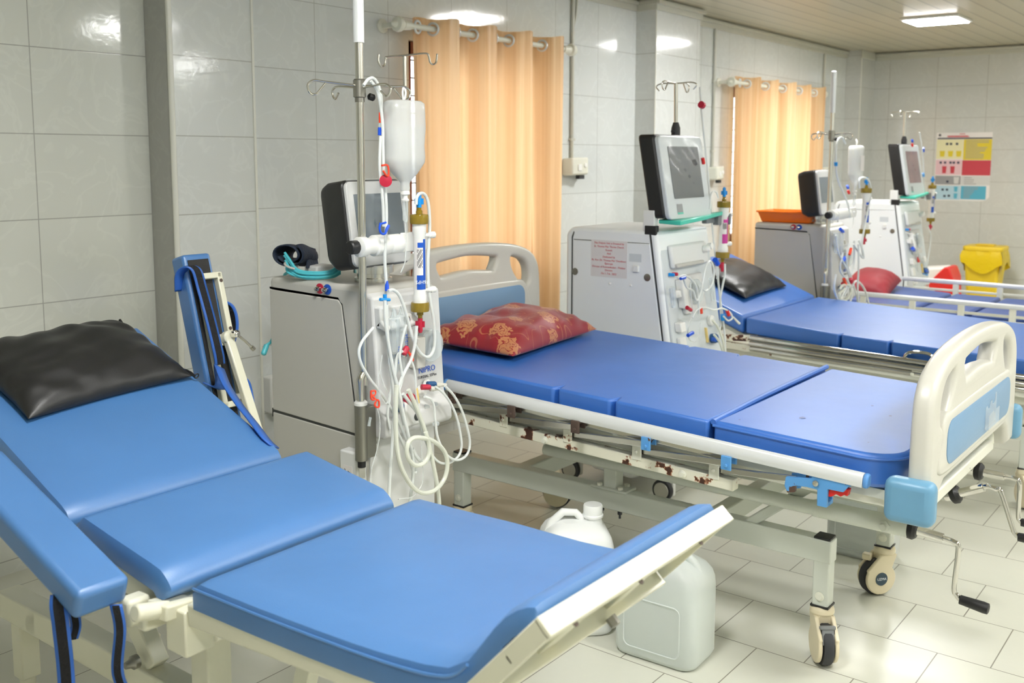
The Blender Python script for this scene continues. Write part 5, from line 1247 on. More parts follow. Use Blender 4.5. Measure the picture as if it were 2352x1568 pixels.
def bottle(x, y, ztop, lab, w=.058, label=False):
    """soft plastic saline bottle hung neck down"""
    t = thing('saline_bottle', lab, 'saline bottle', (x, y, ztop-.24))
    rows = []
    for rr, dz in ((.012, .0), (.80, -.003), (.97, -.010), (1.0, -.03), (.985, -.08), (.96, -.13), (.965, -.165), (.93, -.18), (.60, -.212), (.30, -.232), (.22, -.24), (.24, -.256), (.20, -.262), (.01, -.263)):
        rows.append([(x+w*rr*math.copysign(abs(math.cos(a))**.75, math.cos(a))*(1+.03*math.sin(dz*60)), y+w*.60*rr*math.copysign(abs(math.sin(a))**.75, math.sin(a)), ztop+dz) for a in [2*PI*k/32 for k in range(33)]])
    MB().strip(rows).build('bottle_wall', 'bag', t, angle=60)
    rows = [[(p[0]*.96+x*.04, p[1]*.96+y*.04, min(p[2], ztop-.075)) for p in r] for r in rows[3:12]]
    MB().strip(rows).build('saline', 'saline', t, angle=60)
    MB().tube([(x, y, ztop-.002), (x+.004, y-.003, ztop+.02), (x+.002, y+.004, ztop+.034), (x-.006, y, ztop+.022), (x-.004, y, ztop)], .0030, 8, 5).build('hanger_tab', 'white', t)
    MB().lathe([(.012, 0), (.014, -.004), (.014, -.010), (.007, -.014), (.008, -.022), (.012, -.026), (.011, -.030)], (x, y, ztop-.262), (0, 0, 1), 18).build('spike_cap', 'white', t)
    MB().lathe([(.0085, 0), (.0085, -.055), (.004, -.062)], (x, y, ztop-.292), (0, 0, 1), 16).build('drip_chamber', 'clearp', t)
    MB().tube([(x, y, ztop-.352), (x+.001, y, ztop-.42), (x-.004, y, ztop-.47), (x-.02, y+.002, ztop-.50)], .0019, 7, 6).build('drip_line', 'thin', t)
    if label: MB().box((x-.03, y-w*.62, ztop-.15), (x+.03, y-w*.605, ztop-.06)).build('label', 'paper', t)
    return t
bt1 = bottle(2.132, 2.045, 1.635, 'clear saline bottle hanging neck down from the nearest machine pole', .070)
bt3 = bottle(5.918, 2.03, 1.545, 'saline bottle with white label hanging on the machine with the orange basket', .064, True)

M['slideblue'] = M['blue']
def pinch_clamp(mb_path, m, parent, nm='pinch_clamp', r=.0026):
    return MB().tube(mb_path, r, 8, 5).build(nm, m, parent)
tb = thing('tubing_set', 'milky blood tubes with red and blue clips looped over the nearest machine front', 'tubing', (2.18, 2.03, .35))
TUBES = [
 ('tube', .0042, [(1.986,2.060,1.668),(2.005,2.060,1.686),(2.025,2.060,1.690),(2.042,2.060,1.674),(2.052,2.060,1.648),(2.055,2.060,1.616),(2.051,2.060,1.592)]),
 ('tube', .0040, [(2.040,2.050,1.530),(2.035,2.050,1.471),(2.036,2.050,1.422),(2.042,2.050,1.373),(2.046,2.050,1.323),(2.047,2.050,1.273)]),
 ('tube', .0042, [(2.005,2.050,1.681),(2.028,2.050,1.658),(2.041,2.050,1.618),(2.049,2.050,1.557),(2.049,2.050,1.496),(2.051,2.050,1.422),(2.057,2.050,1.360),(2.059,2.050,1.298),(2.053,2.050,1.223),(2.050,2.050,1.173),(2.054,2.050,1.109),(2.050,2.050,1.071)]),
 ('tube', .0045, [(2.162,2.030,1.332),(2.165,2.030,1.352),(2.176,2.030,1.363),(2.193,2.030,1.364),(2.208,2.030,1.351),(2.217,2.030,1.322),(2.220,2.030,1.265),(2.216,2.030,1.213),(2.211,2.030,1.161),(2.212,2.030,1.095),(2.221,2.030,1.035),(2.234,2.030,0.980),(2.239,2.030,0.925),(2.233,2.030,0.889),(2.213,2.030,0.871),(2.186,2.030,0.878),(2.160,2.030,0.904),(2.138,2.030,0.946),(2.122,2.030,0.994),(2.104,2.030,1.041),(2.085,2.030,1.074),(2.062,2.030,1.090),(2.042,2.030,1.089)]),
 ('tube', .0045, [(2.148,2.020,0.975),(2.144,2.020,0.939),(2.136,2.020,0.908),(2.121,2.020,0.874),(2.098,2.020,0.848),(2.078,2.020,0.820),(2.059,2.020,0.787),(2.049,2.020,0.741),(2.053,2.020,0.688)]),
 ('tube', .0046, [(2.025,2.020,1.052),(2.025,2.020,1.001),(2.029,2.020,0.937),(2.035,2.020,0.873),(2.045,2.020,0.820),(2.051,2.020,0.741),(2.044,2.020,0.677),(2.036,2.020,0.614),(2.029,2.020,0.550),(2.023,2.020,0.486),(2.024,2.020,0.433)]),
 ('tube', .0046, [(2.008,2.010,1.067),(2.010,2.010,1.004),(2.023,2.010,0.927),(2.042,2.010,0.847),(2.063,2.010,0.785),(2.077,2.010,0.724),(2.094,2.010,0.668),(2.108,2.010,0.612),(2.117,2.010,0.570),(2.114,2.010,0.517),(2.104,2.010,0.466),(2.099,2.010,0.414)]),
 ('tubey', .0062, [(2.030,1.990,0.821),(2.026,1.990,0.763),(2.025,1.990,0.700),(2.029,1.990,0.634),(2.044,1.990,0.579),(2.073,1.990,0.527),(2.111,1.990,0.487),(2.153,1.990,0.468),(2.198,1.990,0.469),(2.234,1.990,0.493),(2.248,1.990,0.533),(2.237,1.990,0.572),(2.211,1.990,0.602),(2.174,1.990,0.627),(2.132,1.990,0.643),(2.099,1.990,0.650),(2.076,1.990,0.641),(2.069,1.990,0.617),(2.079,1.990,0.588),(2.105,1.990,0.566),(2.139,1.990,0.563),(2.162,1.990,0.582),(2.164,1.990,0.616),(2.151,1.990,0.656)]),
 ('tube', .0050, [(2.077,2.010,0.784),(2.106,2.010,0.751),(2.132,2.010,0.721),(2.151,2.010,0.685),(2.167,2.010,0.639),(2.186,2.010,0.594),(2.191,2.010,0.568),(2.176,2.010,0.556),(2.149,2.010,0.565),(2.128,2.010,0.587),(2.115,2.010,0.610)]),
 ('tubey', .0058, [(2.089,2.000,0.795),(2.111,2.000,0.758),(2.133,2.000,0.714),(2.157,2.000,0.663),(2.175,2.000,0.612),(2.192,2.000,0.553),(2.207,2.000,0.495),(2.218,2.000,0.437),(2.222,2.000,0.381)]),
 ('tube', .0036, [(2.206,2.000,0.783),(2.242,2.000,0.757),(2.278,2.000,0.715),(2.306,2.000,0.662),(2.322,2.000,0.606),(2.326,2.000,0.570),(2.313,2.000,0.544),(2.280,2.000,0.532),(2.243,2.000,0.535),(2.212,2.000,0.551),(2.188,2.000,0.576)]),
 ('tube', .0036, [(2.239,1.990,0.781),(2.279,1.990,0.744),(2.315,1.990,0.692),(2.340,1.990,0.634),(2.354,1.990,0.586),(2.348,1.990,0.551),(2.322,1.990,0.535),(2.285,1.990,0.538),(2.249,1.990,0.561),(2.221,1.990,0.595),(2.202,1.990,0.634),(2.196,1.990,0.668),(2.192,1.990,0.697),(2.189,1.990,0.725),(2.176,1.990,0.751),(2.147,1.990,0.765)]),
 ('tube', .0040, [(1.981,2.030,0.991),(1.961,2.030,0.977),(1.937,2.030,0.958),(1.923,2.030,0.932),(1.929,2.030,0.899),(1.948,2.030,0.867),(1.971,2.030,0.836),(1.998,2.030,0.807),(2.026,2.030,0.773),(2.050,2.030,0.740),(2.078,2.030,0.697),(2.103,2.030,0.649),(2.125,2.030,0.604),(2.143,2.030,0.560),(2.151,2.030,0.528),(2.139,2.030,0.531),(2.121,2.030,0.572),(2.096,2.030,0.625),(2.071,2.030,0.670),(2.055,2.030,0.710)]),
 ('tube', .0036, [(2.040,2.030,0.935),(2.049,2.030,0.882),(2.052,2.030,0.830),(2.044,2.030,0.780),(2.032,2.030,0.730),(2.042,2.030,0.683)]),
 ('tube', .0033, [(2.104,2.020,0.984),(2.091,2.020,0.954),(2.081,2.020,0.922),(2.075,2.020,0.892),(2.082,2.020,0.852),(2.085,2.020,0.823),(2.073,2.020,0.795)]),
 ('tube', .0038, [(2.098,2.030,0.905),(2.078,2.030,0.897),(2.069,2.030,0.872),(2.066,2.030,0.827),(2.073,2.030,0.774),(2.086,2.030,0.732),(2.100,2.030,0.683)]),
 ('tube', .0028, [(2.126,2.020,0.871),(2.137,2.020,0.843),(2.142,2.020,0.802),(2.143,2.020,0.769),(2.151,2.020,0.734),(2.158,2.020,0.693),(2.168,2.020,0.637)]),
 ('thin', .0014, [(1.961,2.010,0.811),(1.967,2.010,0.772),(1.980,2.010,0.731),(1.979,2.010,0.680),(1.965,2.010,0.633),(1.945,2.010,0.587),(1.939,2.010,0.537)]),
 ('thin', .0014, [(1.983,2.010,0.870),(1.976,2.010,0.833),(1.989,2.010,0.787),(2.009,2.010,0.769),(2.017,2.010,0.794),(1.996,2.010,0.830),(1.987,2.010,0.869),(1.994,2.010,0.912)]),
 ('thin', .0013, [(2.136,1.990,0.649),(2.132,1.990,0.597),(2.138,1.990,0.542),(2.134,1.990,0.503),(2.111,1.990,0.482),(2.087,1.990,0.473),(2.032,1.990,0.482)]),
]
for m, r, pts in TUBES: MB().tube(pts, r*1.1, 9, 5).build('tube', m, tb)
def tip(px_pts, r0, m, nm): return MB().tube(px_pts, r0, 10).build(nm, m, tb)
tip([(2.051,2.060,1.596),(2.050,2.060,1.567)], [.0052]*2, 'orange_red', 'line_connector'); tip([(2.051,2.060,1.618),(2.051,2.060,1.596)], [.0050]*2, 'clearp', 'line_connector')
tip([(2.047,2.060,1.554),(2.046,2.060,1.532)], [.0054]*2, 'blue', 'line_connector'); tip([(2.047,2.060,1.567),(2.047,2.060,1.554)], [.0036]*2, 'clearp', 'line_connector')
MB().lathe([(.003, -.004), (.018, -.002), (.018, .002), (.003, .004)], (2.043,2.035,1.404), (-.7, -.7, 0), 22).build('pressure_filter', 'crimson', tb)
MB().tube([(2.023,2.030,1.447),(2.046,2.030,1.447),(2.050,2.030,1.422),(2.042,2.030,1.418),(2.028,2.030,1.432)], .003, 8, 4).build('pinch_clamp', 'orange_red', tb)
MB().tube([(2.015,2.030,1.286),(2.011,2.030,1.270),(2.018,2.030,1.256),(2.033,2.030,1.255),(2.039,2.030,1.268),(2.048,2.030,1.278)], .0034, 8, 5).tube([(2.033,2.030,1.255),(2.048,2.030,1.276)], .0036, 8).tube([(2.015,2.030,1.283),(2.036,2.030,1.286)], .003, 8).build('pinch_clamp', 'blue', tb)
MB().tube([(2.038,2.040,1.079),(2.039,2.040,1.044)], .0058, 10).tube([(2.009,2.030,1.068),(2.047,2.030,1.063)], .0048, 8).build('line_connector', 'azure', tb)
MB().tube([(2.049,2.040,1.117),(2.047,2.040,1.104),(2.047,2.040,1.088)], [.002, .006, .0065], 10).build('line_connector', 'blue', tb)
# drip chambers in the holder with blue pen marks
for px_, zz in ((2.086, 0), (2.118, .004)):
    MB().lathe([(.004, .045), (.010, .020), (.017, .016), (.018, .0), (.0165, -.01), (.0165, -.02), (.0145, -.115), (.012, -.14), (.004, -.155)], (px_, 2.052, .985+zz), (0, 0, 1), 20).build('bubble_trap', 'clearp', tb)
for a in ((2.086, .885), (2.118, .885)):
    MB().lathe([(.0162, 0), (.0168, 0), (.0168, .013), (.0162, .013)], (a[0], 2.052, a[1]), (0, 0, 1), 20).build('trap_clip', 'steel', tb)
text("22/12/26", .015, 'navyink', tb, (2.090, 2.0345, .895), (0, 0, 1), (-1, 0, 0), 'pen_date')
text('11/2/26', .015, 'navyink', tb, (2.120, 2.0345, .930), (0, 0, 1), (-1, 0, 0), 'pen_date')
MB().lathe([(.0055, -.014), (.0095, -.010), (.0095, .006), (.006, .014)], (2.109,2.030,0.905), (.6, 0, .8), 14).tube([(2.098,2.030,0.897),(2.122,2.030,0.909)], .006, 10).build('line_connector', 'crimson', tb)
MB().tube([(2.117,2.025,0.900),(2.126,2.025,0.888),(2.132,2.025,0.872),(2.135,2.025,0.876),(2.124,2.025,0.894)], .0038, 8, 4).build('pinch_clamp', 'orange_red', tb)
for k, pts in enumerate(([(1.948,2.010,0.816),(1.965,2.010,0.813),(1.961,2.010,0.802),(1.951,2.010,0.803),(1.964,2.010,0.790),(1.949,2.010,0.793),(1.948,2.010,0.816)], [(1.968,2.010,0.787),(1.978,2.010,0.782),(1.978,2.010,0.765),(1.967,2.010,0.767),(1.962,2.010,0.775),(1.971,2.010,0.788)])):
    MB().tube(pts, .0028, 8, 4).build('pinch_clamp', 'orange_red', tb)
MB().lathe([(.0085, 0), (.0085, .026), (.006, .030)], (2.167,2.020,0.786), (1, -.35, -.12), 16).build('hose_coupling', 'crimson', tb)
MB().lathe([(.0085, 0), (.0085, .026), (.006, .030)], (2.192,2.020,0.791), (1, -.35, -.12), 16).build('hose_coupling', 'navy', tb)
for q in ((995,886), (1010,885)):
    pass
MB().lathe([(.008, 0), (.008, .012), (.006, .014), (.005, .03)], (2.196,2.012,0.777), (1, -.35, -.16), 14).lathe([(.008, 0), (.008, .014), (.006, .016), (.005, .036)], (2.222,2.012,0.784), (1, -.35, -.12), 14).build('hose_end', 'cream', tb)
MB().tube([(2.144,2.020,0.787),(2.147,2.020,0.768),(2.154,2.020,0.740)], [.0045, .0052, .0036], 10).build('injection_port', 'yellow_tip', tb)
MB().lathe([(.002, -.010), (.004, -.008), (.011, -.003), (.011, .003), (.004, .008), (.002, .010)], (2.207,2.000,0.668), (0, 0, 1), 18).build('line_filter', 'clearp', tb)
MB().tube([(1.935,2.000,0.745),(1.928,2.000,0.721)], [.0036, .0042], 9).build('luer_cap', 'clearp', tb)

def simple_set(lab, x, y, loops, caps, name='tubing_set'):
    t = thing(name, lab, 'tubing', (x, y, .6))
    for m, r, pts in loops: MB().tube(pts, r, 8, 5).build('tube', m, t)
    for nm, m, pts, r in caps: MB().tube(pts, r, 9).build(nm, m, t)
    return t
simple_set('clear blood tubes with a blue clip hanging down the machine with the notice', 4.05, 2.0, [
 ('tube', .0048, [(4.032,2.080,1.777),(4.054,2.080,1.665),(4.085,2.080,1.551),(4.127,2.080,1.397),(4.160,2.080,1.259),(4.183,2.080,1.158),(4.205,2.080,1.077),(4.227,2.080,0.995),(4.250,2.080,0.911)]),
 ('tube', .0042, [(4.119,2.020,1.291),(4.088,2.020,1.321),(4.046,2.020,1.312),(4.032,2.020,1.246)]),
 ('tube', .0048, [(4.042,1.980,0.993),(4.055,1.980,0.918),(4.081,1.980,0.837),(4.108,1.980,0.755),(4.129,1.980,0.692),(4.143,1.980,0.610),(4.146,1.980,0.549)]),
 ('tube', .0048, [(4.136,1.990,0.996),(4.139,1.990,0.948),(4.120,1.990,0.901),(4.097,1.990,0.834),(4.111,1.990,0.753),(4.097,1.990,0.695),(4.046,1.990,0.673)]),
 ('tube', .0046, [(3.672,1.950,0.976),(3.704,1.950,0.936),(3.759,1.950,0.916),(3.793,1.950,0.872),(3.830,1.950,0.909),(3.852,1.950,0.959),(3.873,1.950,1.013),(3.913,1.950,1.028),(3.948,1.950,0.988),(3.935,1.950,0.932),(3.879,1.950,0.904),(3.830,1.950,0.924)]),
 ('tube', .0046, [(3.620,1.950,0.984),(3.679,1.950,0.990),(3.749,1.950,0.961),(3.790,1.950,0.928),(3.808,1.950,0.870),(3.819,1.950,0.813)]),
 ('tube', .0042, [(3.757,1.950,0.802),(3.795,1.950,0.831),(3.866,1.950,0.833),(3.958,1.950,0.811),(4.034,1.950,0.810),(4.114,1.950,0.784),(4.143,1.950,0.753),(4.099,1.950,0.747),(4.054,1.950,0.772)]),
 ('tubey', .0052, [(3.903,1.930,0.776),(3.955,1.930,0.741),(4.001,1.930,0.686),(4.029,1.930,0.633),(4.050,1.930,0.571)]),
 ('tubey', .0052, [(3.944,1.940,0.706),(3.996,1.940,0.668),(4.034,1.940,0.616),(4.045,1.940,0.570)]),
 ('thin', .003, [(3.734,1.950,0.952),(3.746,1.950,0.877),(3.756,1.950,0.821),(3.727,1.950,0.778),(3.721,1.950,0.733),(3.762,1.950,0.699),(3.816,1.950,0.710),(3.829,1.950,0.774)]),
], [('pinch_clamp', 'azure', [(4.086,1.970,0.774),(4.092,1.970,0.748)], [.012, .012]), ('pinch_clamp', 'blue', [(4.015,1.980,1.026),(4.042,1.980,1.004)], [.012, .012]), ('pinch_clamp', 'blue', [(3.628,1.940,0.981),(3.668,1.940,0.982)], [.006, .006]),
    ('pinch_clamp', 'crimson', [(3.708,1.950,0.852),(3.744,1.950,0.837)], [.009, .008]), ('pinch_clamp', 'orange_red', [(3.830,1.950,0.834),(3.839,1.950,0.812)], [.009, .007]), ('pinch_clamp', 'blue', [(3.702,1.940,0.736),(3.745,1.940,0.742)], [.008, .008]), ('pinch_clamp', 'red', [(4.088,1.950,0.792),(4.106,1.950,0.770)], [.008, .008]),
    ('luer_tip', 'white', [(4.152,1.950,0.756),(4.218,1.950,0.718)], [.004, .006]), ('bubble_trap', 'clearp', [(3.629,1.980,0.942),(3.651,1.980,0.858)], [.014, .012]), ('bubble_trap', 'clearp', [(4.026,2.000,0.939),(4.057,2.000,0.838)], [.013, .011]), ('pressure_filter', 'crimson', [(4.024,2.070,1.702),(4.041,2.070,1.698)], [.016, .016]), ('line_connector', 'red', [(4.033,2.060,1.469),(4.043,2.060,1.444)], [.008, .008])])
simple_set('tangle of clear tubes with red clips in front of the machine with the orange basket', 5.85, 1.95, [
 ('tube', .0060, [(5.649,2.000,1.550),(5.590,2.000,1.583),(5.523,2.000,1.568),(5.504,2.000,1.501),(5.511,2.000,1.438),(5.547,2.000,1.356),(5.638,2.000,1.281),(5.731,2.000,1.204),(5.769,2.000,1.128)]),
 ('tube', .0058, [(5.823,1.970,1.297),(5.816,1.970,1.348),(5.890,1.970,1.357),(5.984,1.970,1.335),(6.024,1.970,1.272),(6.003,1.970,1.196),(5.966,1.970,1.120),(5.942,1.970,1.070),(5.909,1.970,0.969),(5.934,1.970,0.890)]),
 ('tube', .0062, [(5.654,1.930,1.008),(5.668,1.930,0.888),(5.608,1.930,0.794),(5.532,1.930,0.728),(5.468,1.930,0.686)]),
 ('tube', .0060, [(5.542,1.920,0.996),(5.511,1.920,0.901),(5.608,1.920,0.795),(5.707,1.920,0.685),(5.743,1.920,0.630)]),
 ('tube', .0060, [(5.450,1.920,0.954),(5.420,1.920,0.860),(5.568,1.920,0.774),(5.620,1.920,0.694),(5.554,1.920,0.652),(5.412,1.920,0.693),(5.337,1.920,0.773),(5.356,1.920,0.842)]),
 ('tube', .0060, [(5.614,1.920,0.745),(5.682,1.920,0.775),(5.789,1.920,0.739),(5.872,1.920,0.680),(5.927,1.920,0.609)]),
 ('tube', .0056, [(5.613,1.920,0.991),(5.737,1.920,0.920),(5.799,1.920,0.898),(5.762,1.920,0.956),(5.696,1.920,1.010)]),
 ('tube', .0056, [(5.332,1.920,1.057),(5.383,1.920,0.959),(5.531,1.920,0.851),(5.582,1.920,0.772),(5.506,1.920,0.707)]),
 ('tube', .0056, [(5.670,1.910,0.988),(5.688,1.910,0.838),(5.686,1.910,0.738),(5.714,1.910,0.635)]),
 ('tubey', .0075, [(5.419,1.920,0.752),(5.471,1.920,0.771),(5.569,1.920,0.761),(5.603,1.920,0.716),(5.536,1.920,0.684),(5.453,1.920,0.688),(5.422,1.920,0.725),(5.501,1.920,0.751)]),
], [('line_connector', 'azure', [(5.509,2.000,1.448),(5.512,2.000,1.427)], [.010, .010]), ('pinch_clamp', 'orange_red', [(5.580,1.920,0.969),(5.556,1.920,0.934)], [.008, .008]), ('pinch_clamp', 'blue', [(5.471,1.930,0.904),(5.524,1.930,0.919)], [.012, .012]), ('pinch_clamp', 'orange_red', [(5.481,1.920,0.807),(5.512,1.920,0.774)], [.008, .010]), ('pinch_clamp', 'crimson', [(5.564,1.910,0.800),(5.581,1.910,0.778)], [.011, .011]), ('bubble_trap', 'clearp', [(5.497,1.980,1.056),(5.523,1.980,0.945)], [.016, .014]), ('bubble_trap', 'clearp', [(5.580,1.980,1.052),(5.594,1.980,0.928)], [.016, .014]), ('line_connector', 'blue', [(5.564,1.980,1.075),(5.607,1.980,1.057)], [.010, .010]), ('line_connector', 'blue', [(5.704,2.000,1.314),(5.720,2.000,1.299)], [.008, .008]), ('line_connector', 'red', [(5.722,2.000,1.284),(5.738,2.000,1.269)], [.008, .008])])
simple_set('thin clear tubes with blue beads on the farthest machine', 7.6, 2.08, [
 ('thin', .005, [(7.410,2.100,1.650),(7.492,2.100,1.541),(7.546,2.100,1.418),(7.578,2.100,1.292),(7.644,2.100,1.164)]),
 ('thin', .006, [(7.550,2.050,0.981),(7.640,2.050,0.912),(7.617,2.050,0.786),(7.573,2.050,0.662),(7.641,2.050,0.528)]),
 ('thin', .006, [(7.229,2.050,0.937),(7.333,2.050,0.807),(7.500,2.050,0.700),(7.473,2.050,0.608),(7.348,2.050,0.589)]),
 ('thin', .006, [(7.344,2.050,0.868),(7.301,2.050,0.748),(7.407,2.050,0.614),(7.547,2.050,0.553)]),
], [('line_connector', 'blue', [(7.514,2.100,1.542),(7.529,2.100,1.517)], [.010, .010]), ('line_connector', 'azure', [(7.545,2.100,1.362),(7.559,2.100,1.340)], [.010, .010]), ('pinch_clamp', 'blue', [(7.202,2.050,0.847),(7.246,2.050,0.832)], [.014, .012]), ('pinch_clamp', 'red', [(7.318,2.050,0.771),(7.365,2.050,0.743)], [.010, .010]), ('pinch_clamp', 'azure', [(7.443,2.050,0.655),(7.556,2.050,0.632)], [.014, .018]), ('line_connector', 'blue', [(7.313,2.120,1.597),(7.326,2.120,1.583)], [.008, .008]), ('line_connector', 'red', [(7.317,2.120,1.570),(7.331,2.120,1.552)], [.008, .008])])

# ------------------------------------------------------------------ things on and round the machines
# blood pressure cuff with its coiled hose on top of the nearest machine
cf = thing('pressure_cuff', 'rolled navy blood pressure cuff with coiled turquoise hose on the nearest machine', 'pressure cuff', (2.09, 2.49, 1.093))
P = []
for k in range(40):
    a = k/39*3.2*PI; R_ = .050-.007*a/PI
    P.append((R_*1.15*math.cos(a+2.2), R_*.80*math.sin(a+2.2)))
axd = Vector((.93, .37, 0)); ayd = Vector((-.37, .93, 0)); c = Vector((2.065, 2.475, 1.168))
rows = [[c+axd*(s*.115-.035)+ayd*x*(1-.12*s)+Vector((0, 0, z*(1-.15*s)+.004*math.sin(8*x+s*5)-.012*s)) for x, z in P] for s in [k/8 for k in range(9)]]
MB().strip(rows).build('cuff_roll', 'cuff', cf, solid=.004, angle=70)
MB().prism([c+axd*.0+ayd*-.052+Vector((0, 0, -.045)), c+axd*.085+ayd*-.05+Vector((0, 0, -.045)), c+axd*.085+ayd*-.04+Vector((0, 0, .01)), c+axd*.045+ayd*-.042+Vector((0, 0, .018)), c+axd*.02+ayd*-.046+Vector((0, 0, -.015))], ayd*.006).build('cuff_flap', 'cuff', cf, bevel=.002)
mb = MB()
for k, (dx, dz) in enumerate(((0, 0), (.004, .010), (-.004, .020), (.006, -.008), (-.002, .030))):
    mb.tube([(2.035+dx, 2.47, 1.150+dz*.8), (2.028-dx, 2.445, 1.125+dz), (2.035+dx, 2.41, 1.106+dz*.6), (2.06, 2.365+dx, 1.102+dz*.5), (2.095+dx, 2.33, 1.106+dz*.5), (2.125, 2.32, 1.118+dz*.7)], .0042, 9, 6)
mb.build('hose', 'cyan', cf)
MB().torus((2.034, 2.440, 1.135), (.1, -.4, 1), .022, .0038, 22, 8).build('hose_tie', 'mgrey', cf)
MB().box((2.10, 2.40, 1.094), (2.18, 2.46, 1.130)).build('hose_box', 'mpanel', cf, bevel=.006)
MB().tube([(2.12, 2.54, 1.098), (2.12, 2.585, 1.08), (2.11, 2.595, .95), (2.07, 2.590, .88), (2.045, 2.588, .865)], .005, 9, 6).lathe([(.009, 0), (.009, .030), (.005, .034)], (2.046, 2.588, .865), (-.5, -.1, -.8), 12).build('hose_tail', 'cyan', cf)
# orange basket
ob = thing('basket', 'orange plastic basket on top of the machine between the third and fourth beds', 'basket', (5.72, 2.33, 1.037+.055))
bz = 1.094
mb = MB(); O4 = lambda x0, y0, x1, y1, z: [(x0, y0, z), (x1, y0, z), (x1, y1, z), (x0, y1, z)]
a_ = O4(5.625, 2.185, 5.80, 2.475, bz); b_ = O4(5.60, 2.165, 5.83, 2.495, bz+.062); c_ = O4(5.606, 2.171, 5.824, 2.489, bz+.062); d_ = O4(5.63, 2.19, 5.795, 2.47, bz+.004)
f4 = lambda i, j: [(4*i+k, 4*i+(k+1) % 4, 4*j+(k+1) % 4, 4*j+k) for k in range(4)]
mb.add(a_+b_+c_+d_, [(0, 1, 2, 3), (12, 13, 14, 15)]+f4(0, 1)+f4(1, 2)+f4(2, 3)).build('basket_body', 'orange', ob, bevel=.004)
mb = MB(); 
for p, q in zip(b_, b_[1:]+b_[:1]): mb.tube([Vector(p), Vector(q)], .006, 8)
mb.build('rim', 'orange', ob)
sp = thing('plastic_pouch', 'clear crumpled pouch beside the orange basket', 'pouch', (5.74, 2.13, bz))
rows = [[(5.66+.12*i/8, 2.11+.04*math.cos(i*1.1)+.006*k, bz+.003+.05*math.sin(PI*k/6)*(.7+.3*math.sin(i*1.7))) for i in range(9)] for k in range(7)]
MB().strip(rows).build('pouch_film', 'bag', sp, angle=80)

# drip stand behind the nearest machine
dsx, dsy = 2.872, 2.75
ds = thing('drip_stand', 'slim steel drip stand with two open hooks behind the nearest machine', 'drip stand', (dsx, dsy, 0))
MB().tube([(dsx, dsy, .03), (dsx, dsy, 1.858)], .0075, 12).tube([(dsx, dsy, .03), (dsx, dsy, 1.15)], .011, 12).build('stand_pole', 'steel', ds)
MB().tube([(2.733,2.750,1.854),(2.730,2.750,1.829),(2.744,2.750,1.811),(2.762,2.750,1.816),(2.769,2.750,1.840),(2.779,2.750,1.848),(2.886,2.750,1.863),(2.993,2.750,1.878),(3.011,2.750,1.867),(3.018,2.750,1.846),(3.036,2.750,1.839),(3.054,2.750,1.850),(3.060,2.750,1.882)], .0038, 8, 6).build('hook_bar', 'steel', ds)
mb = MB()
for k in range(5):
    a = 2*PI*k/5+.3; mb.tube([(dsx, dsy, .055), (dsx+.16*math.cos(a), dsy+.16*math.sin(a), .03)], .009, 8)
    mb.lathe([(.012, -.006), (.015, 0), (.012, .006)], (dsx+.16*math.cos(a), dsy+.16*math.sin(a), .0155), (-math.sin(a), math.cos(a), 0), 12)
mb.build('stand_foot', 'steel', ds)

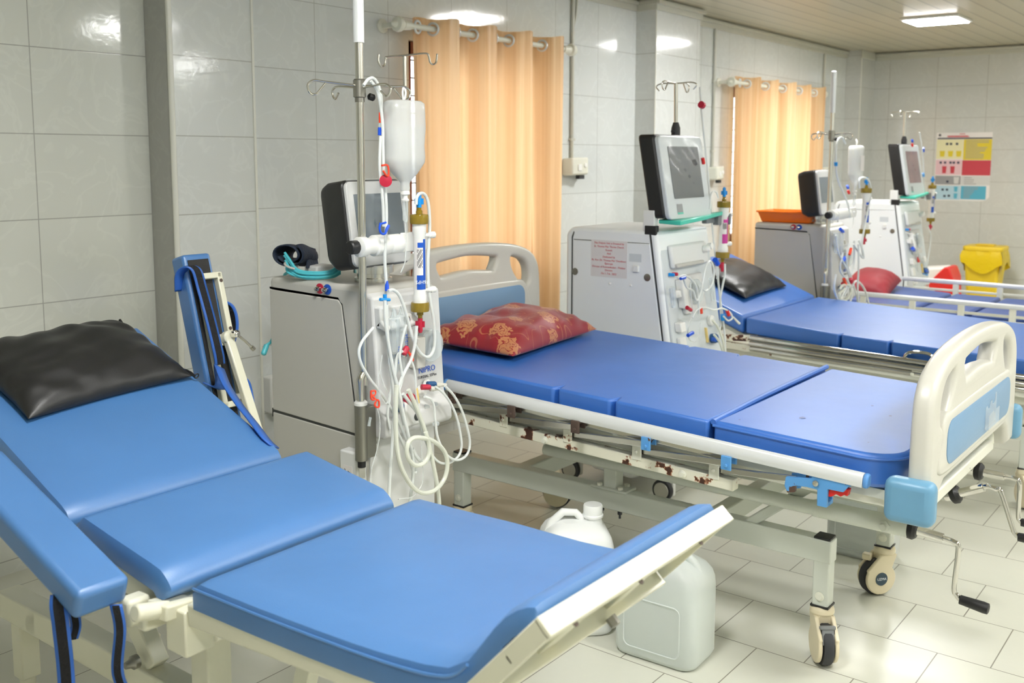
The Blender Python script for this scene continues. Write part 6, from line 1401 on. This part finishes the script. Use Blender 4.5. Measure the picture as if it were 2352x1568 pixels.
# ------------------------------------------------------------------ jerrycans on the floor
def jug(cx, cy, rz, lab, w, d, h, fill, wall, capz=.07, tilt=0, flip=False, liquid=True, handle=True):
    t = thing('jerrycan', lab, 'jerrycan', (cx, cy, 0))
    Rm = Matrix.Rotation(rz, 3, 'Z'); V = lambda x, y, z: Vector((cx, cy, 0))+Rm @ Vector((x, y, z))
    def ring(s, z, sh=0): return [V(x*s, y*s+sh, z) for x, y in rrect(-w/2, -d/2, w/2, d/2, min(w, d)*.22, 5)]
    prof = [(.86, 0), (.95, .006), (1, .02), (1.0, h*.45), (1.0, h*.72), (.985, h*.80), (.93, h*.87), (.82, h*.93), (.62, h*.98), (.40, h)]
    rows = [ring(s, z) for s, z in prof]; rows = [r+[r[0]] for r in rows]
    mb = MB().strip(rows); mb.add(ring(.86, 0), [tuple(range(24))]); mb.add(ring(.40, h), [tuple(range(24))])
    b = mb.build('can_wall', wall, t, angle=50)
    if liquid:
        lz = h*fill; lp = [(.84, .004), (.94, .010), (.98, .024), (.98, lz)]
        rows = [r+[r[0]] for r in [ring(s, z) for s, z in lp]]
        mb = MB().strip(rows); mb.add(ring(.98, lz), [tuple(range(24))]); mb.add(ring(.84, .004), [tuple(range(24))])
        mb.build('liquid', 'liquid', t, angle=50)
    # embossed panels
    for sx in (-1, 1):
        q = [V(sx*(w/2+.0012), y, z) for y, z in rrect(-d*.34, h*.12, d*.34, h*.62, .02, 4)]
        MB().tube(q+[q[0]], .0022, 6).build('embossed_rim', wall, t)
    ny = -d*.24 if not flip else d*.22; sg = -1 if flip else 1
    tv = Vector((0, math.sin(tilt), math.cos(tilt)))
    mb = MB().lathe([(.036, -.03), (.030, 0), (.027, .012), (.027, .03)], V(0, ny, h*.97), Rm @ tv, 22); mb.build('neck', wall, t)
    MB().lathe([(.031, .016), (.033, .018), (.033, .024), (.0305, .027), (.0305, .052), (.028, .056), (.001, .056)], V(0, ny, h*.97), Rm @ tv, 26).build('cap', 'jugw', t)
    if handle:
        MB().tube([V(0, ny+sg*.03, h*.98), V(0, ny+sg*.055, h*1.06), V(0, sg*d*.18, h*1.07), V(0, sg*d*.34, h*.98), V(0, sg*d*.40, h*.86)], [.012]*2+[.0125]*2+[.014], 12).build('handle', wall, t)
    return t
jug(2.54, 1.385, .04, 'frosted jerrycan half full of clear liquid, in front, below the couch foot', .185, .265, .305, .60, 'jug', tilt=-.45, flip=True)
jug(2.525, 1.70, .75, 'opaque white jerrycan with a screw cap behind the half-full can', .20, .225, .345, .5, 'jugw', liquid=False)
jug(3.66, 1.17, .0, 'pale clear jerrycan behind the badged caster of the bed with end boards', .15, .24, .26, .66, 'bag')

# grey cable and pipe ends on the floor beside the nearest machine
cb = thing('floor_hose', 'grey hoses on the floor behind the nearest machine', 'hose', (2.5, 2.6, 0))
MB().tube([(2.36, 2.40, .02), (2.48, 2.52, .014), (2.62, 2.60, .014), (2.75, 2.75, .014), (2.80, 2.95, .014)], .012, 8, 6).tube([(2.36, 2.45, .02), (2.5, 2.62, .010), (2.70, 2.68, .010), (2.9, 2.70, .010)], .009, 8, 6).build('hose', 'rubber', cb)

# ------------------------------------------------------------------ camera
cam = bpy.data.cameras.new('camera'); co_ = bpy.data.objects.new('camera', cam); COL.objects.link(co_)
RM = [[0.60975, 0.092619, -0.787164], [-0.792592, 0.073281, -0.605333], [0.001619, 0.993001, 0.118092]]
mw = Matrix.Identity(4)
for i in range(3):
    for k in range(3): mw[i][k] = RM[i][k]
mw[2][3] = 1.47
co_.matrix_world = mw
cam.sensor_fit = 'HORIZONTAL'; cam.sensor_width = 36; cam.lens = 36*2304.6/2352
cam.shift_x = -7.3/2352; cam.shift_y = -148.3/2352
cam.clip_start = .02
cam.dof.use_dof = True; cam.dof.focus_distance = 2.75; cam.dof.aperture_fstop = 4.5
SC.camera = co_
SC.view_settings.view_transform = 'Standard'; SC.view_settings.exposure = 0.0
SC.cycles.max_bounces = 8; SC.cycles.transparent_max_bounces = 24; SC.cycles.caustics_reflective = False; SC.cycles.caustics_refractive = False
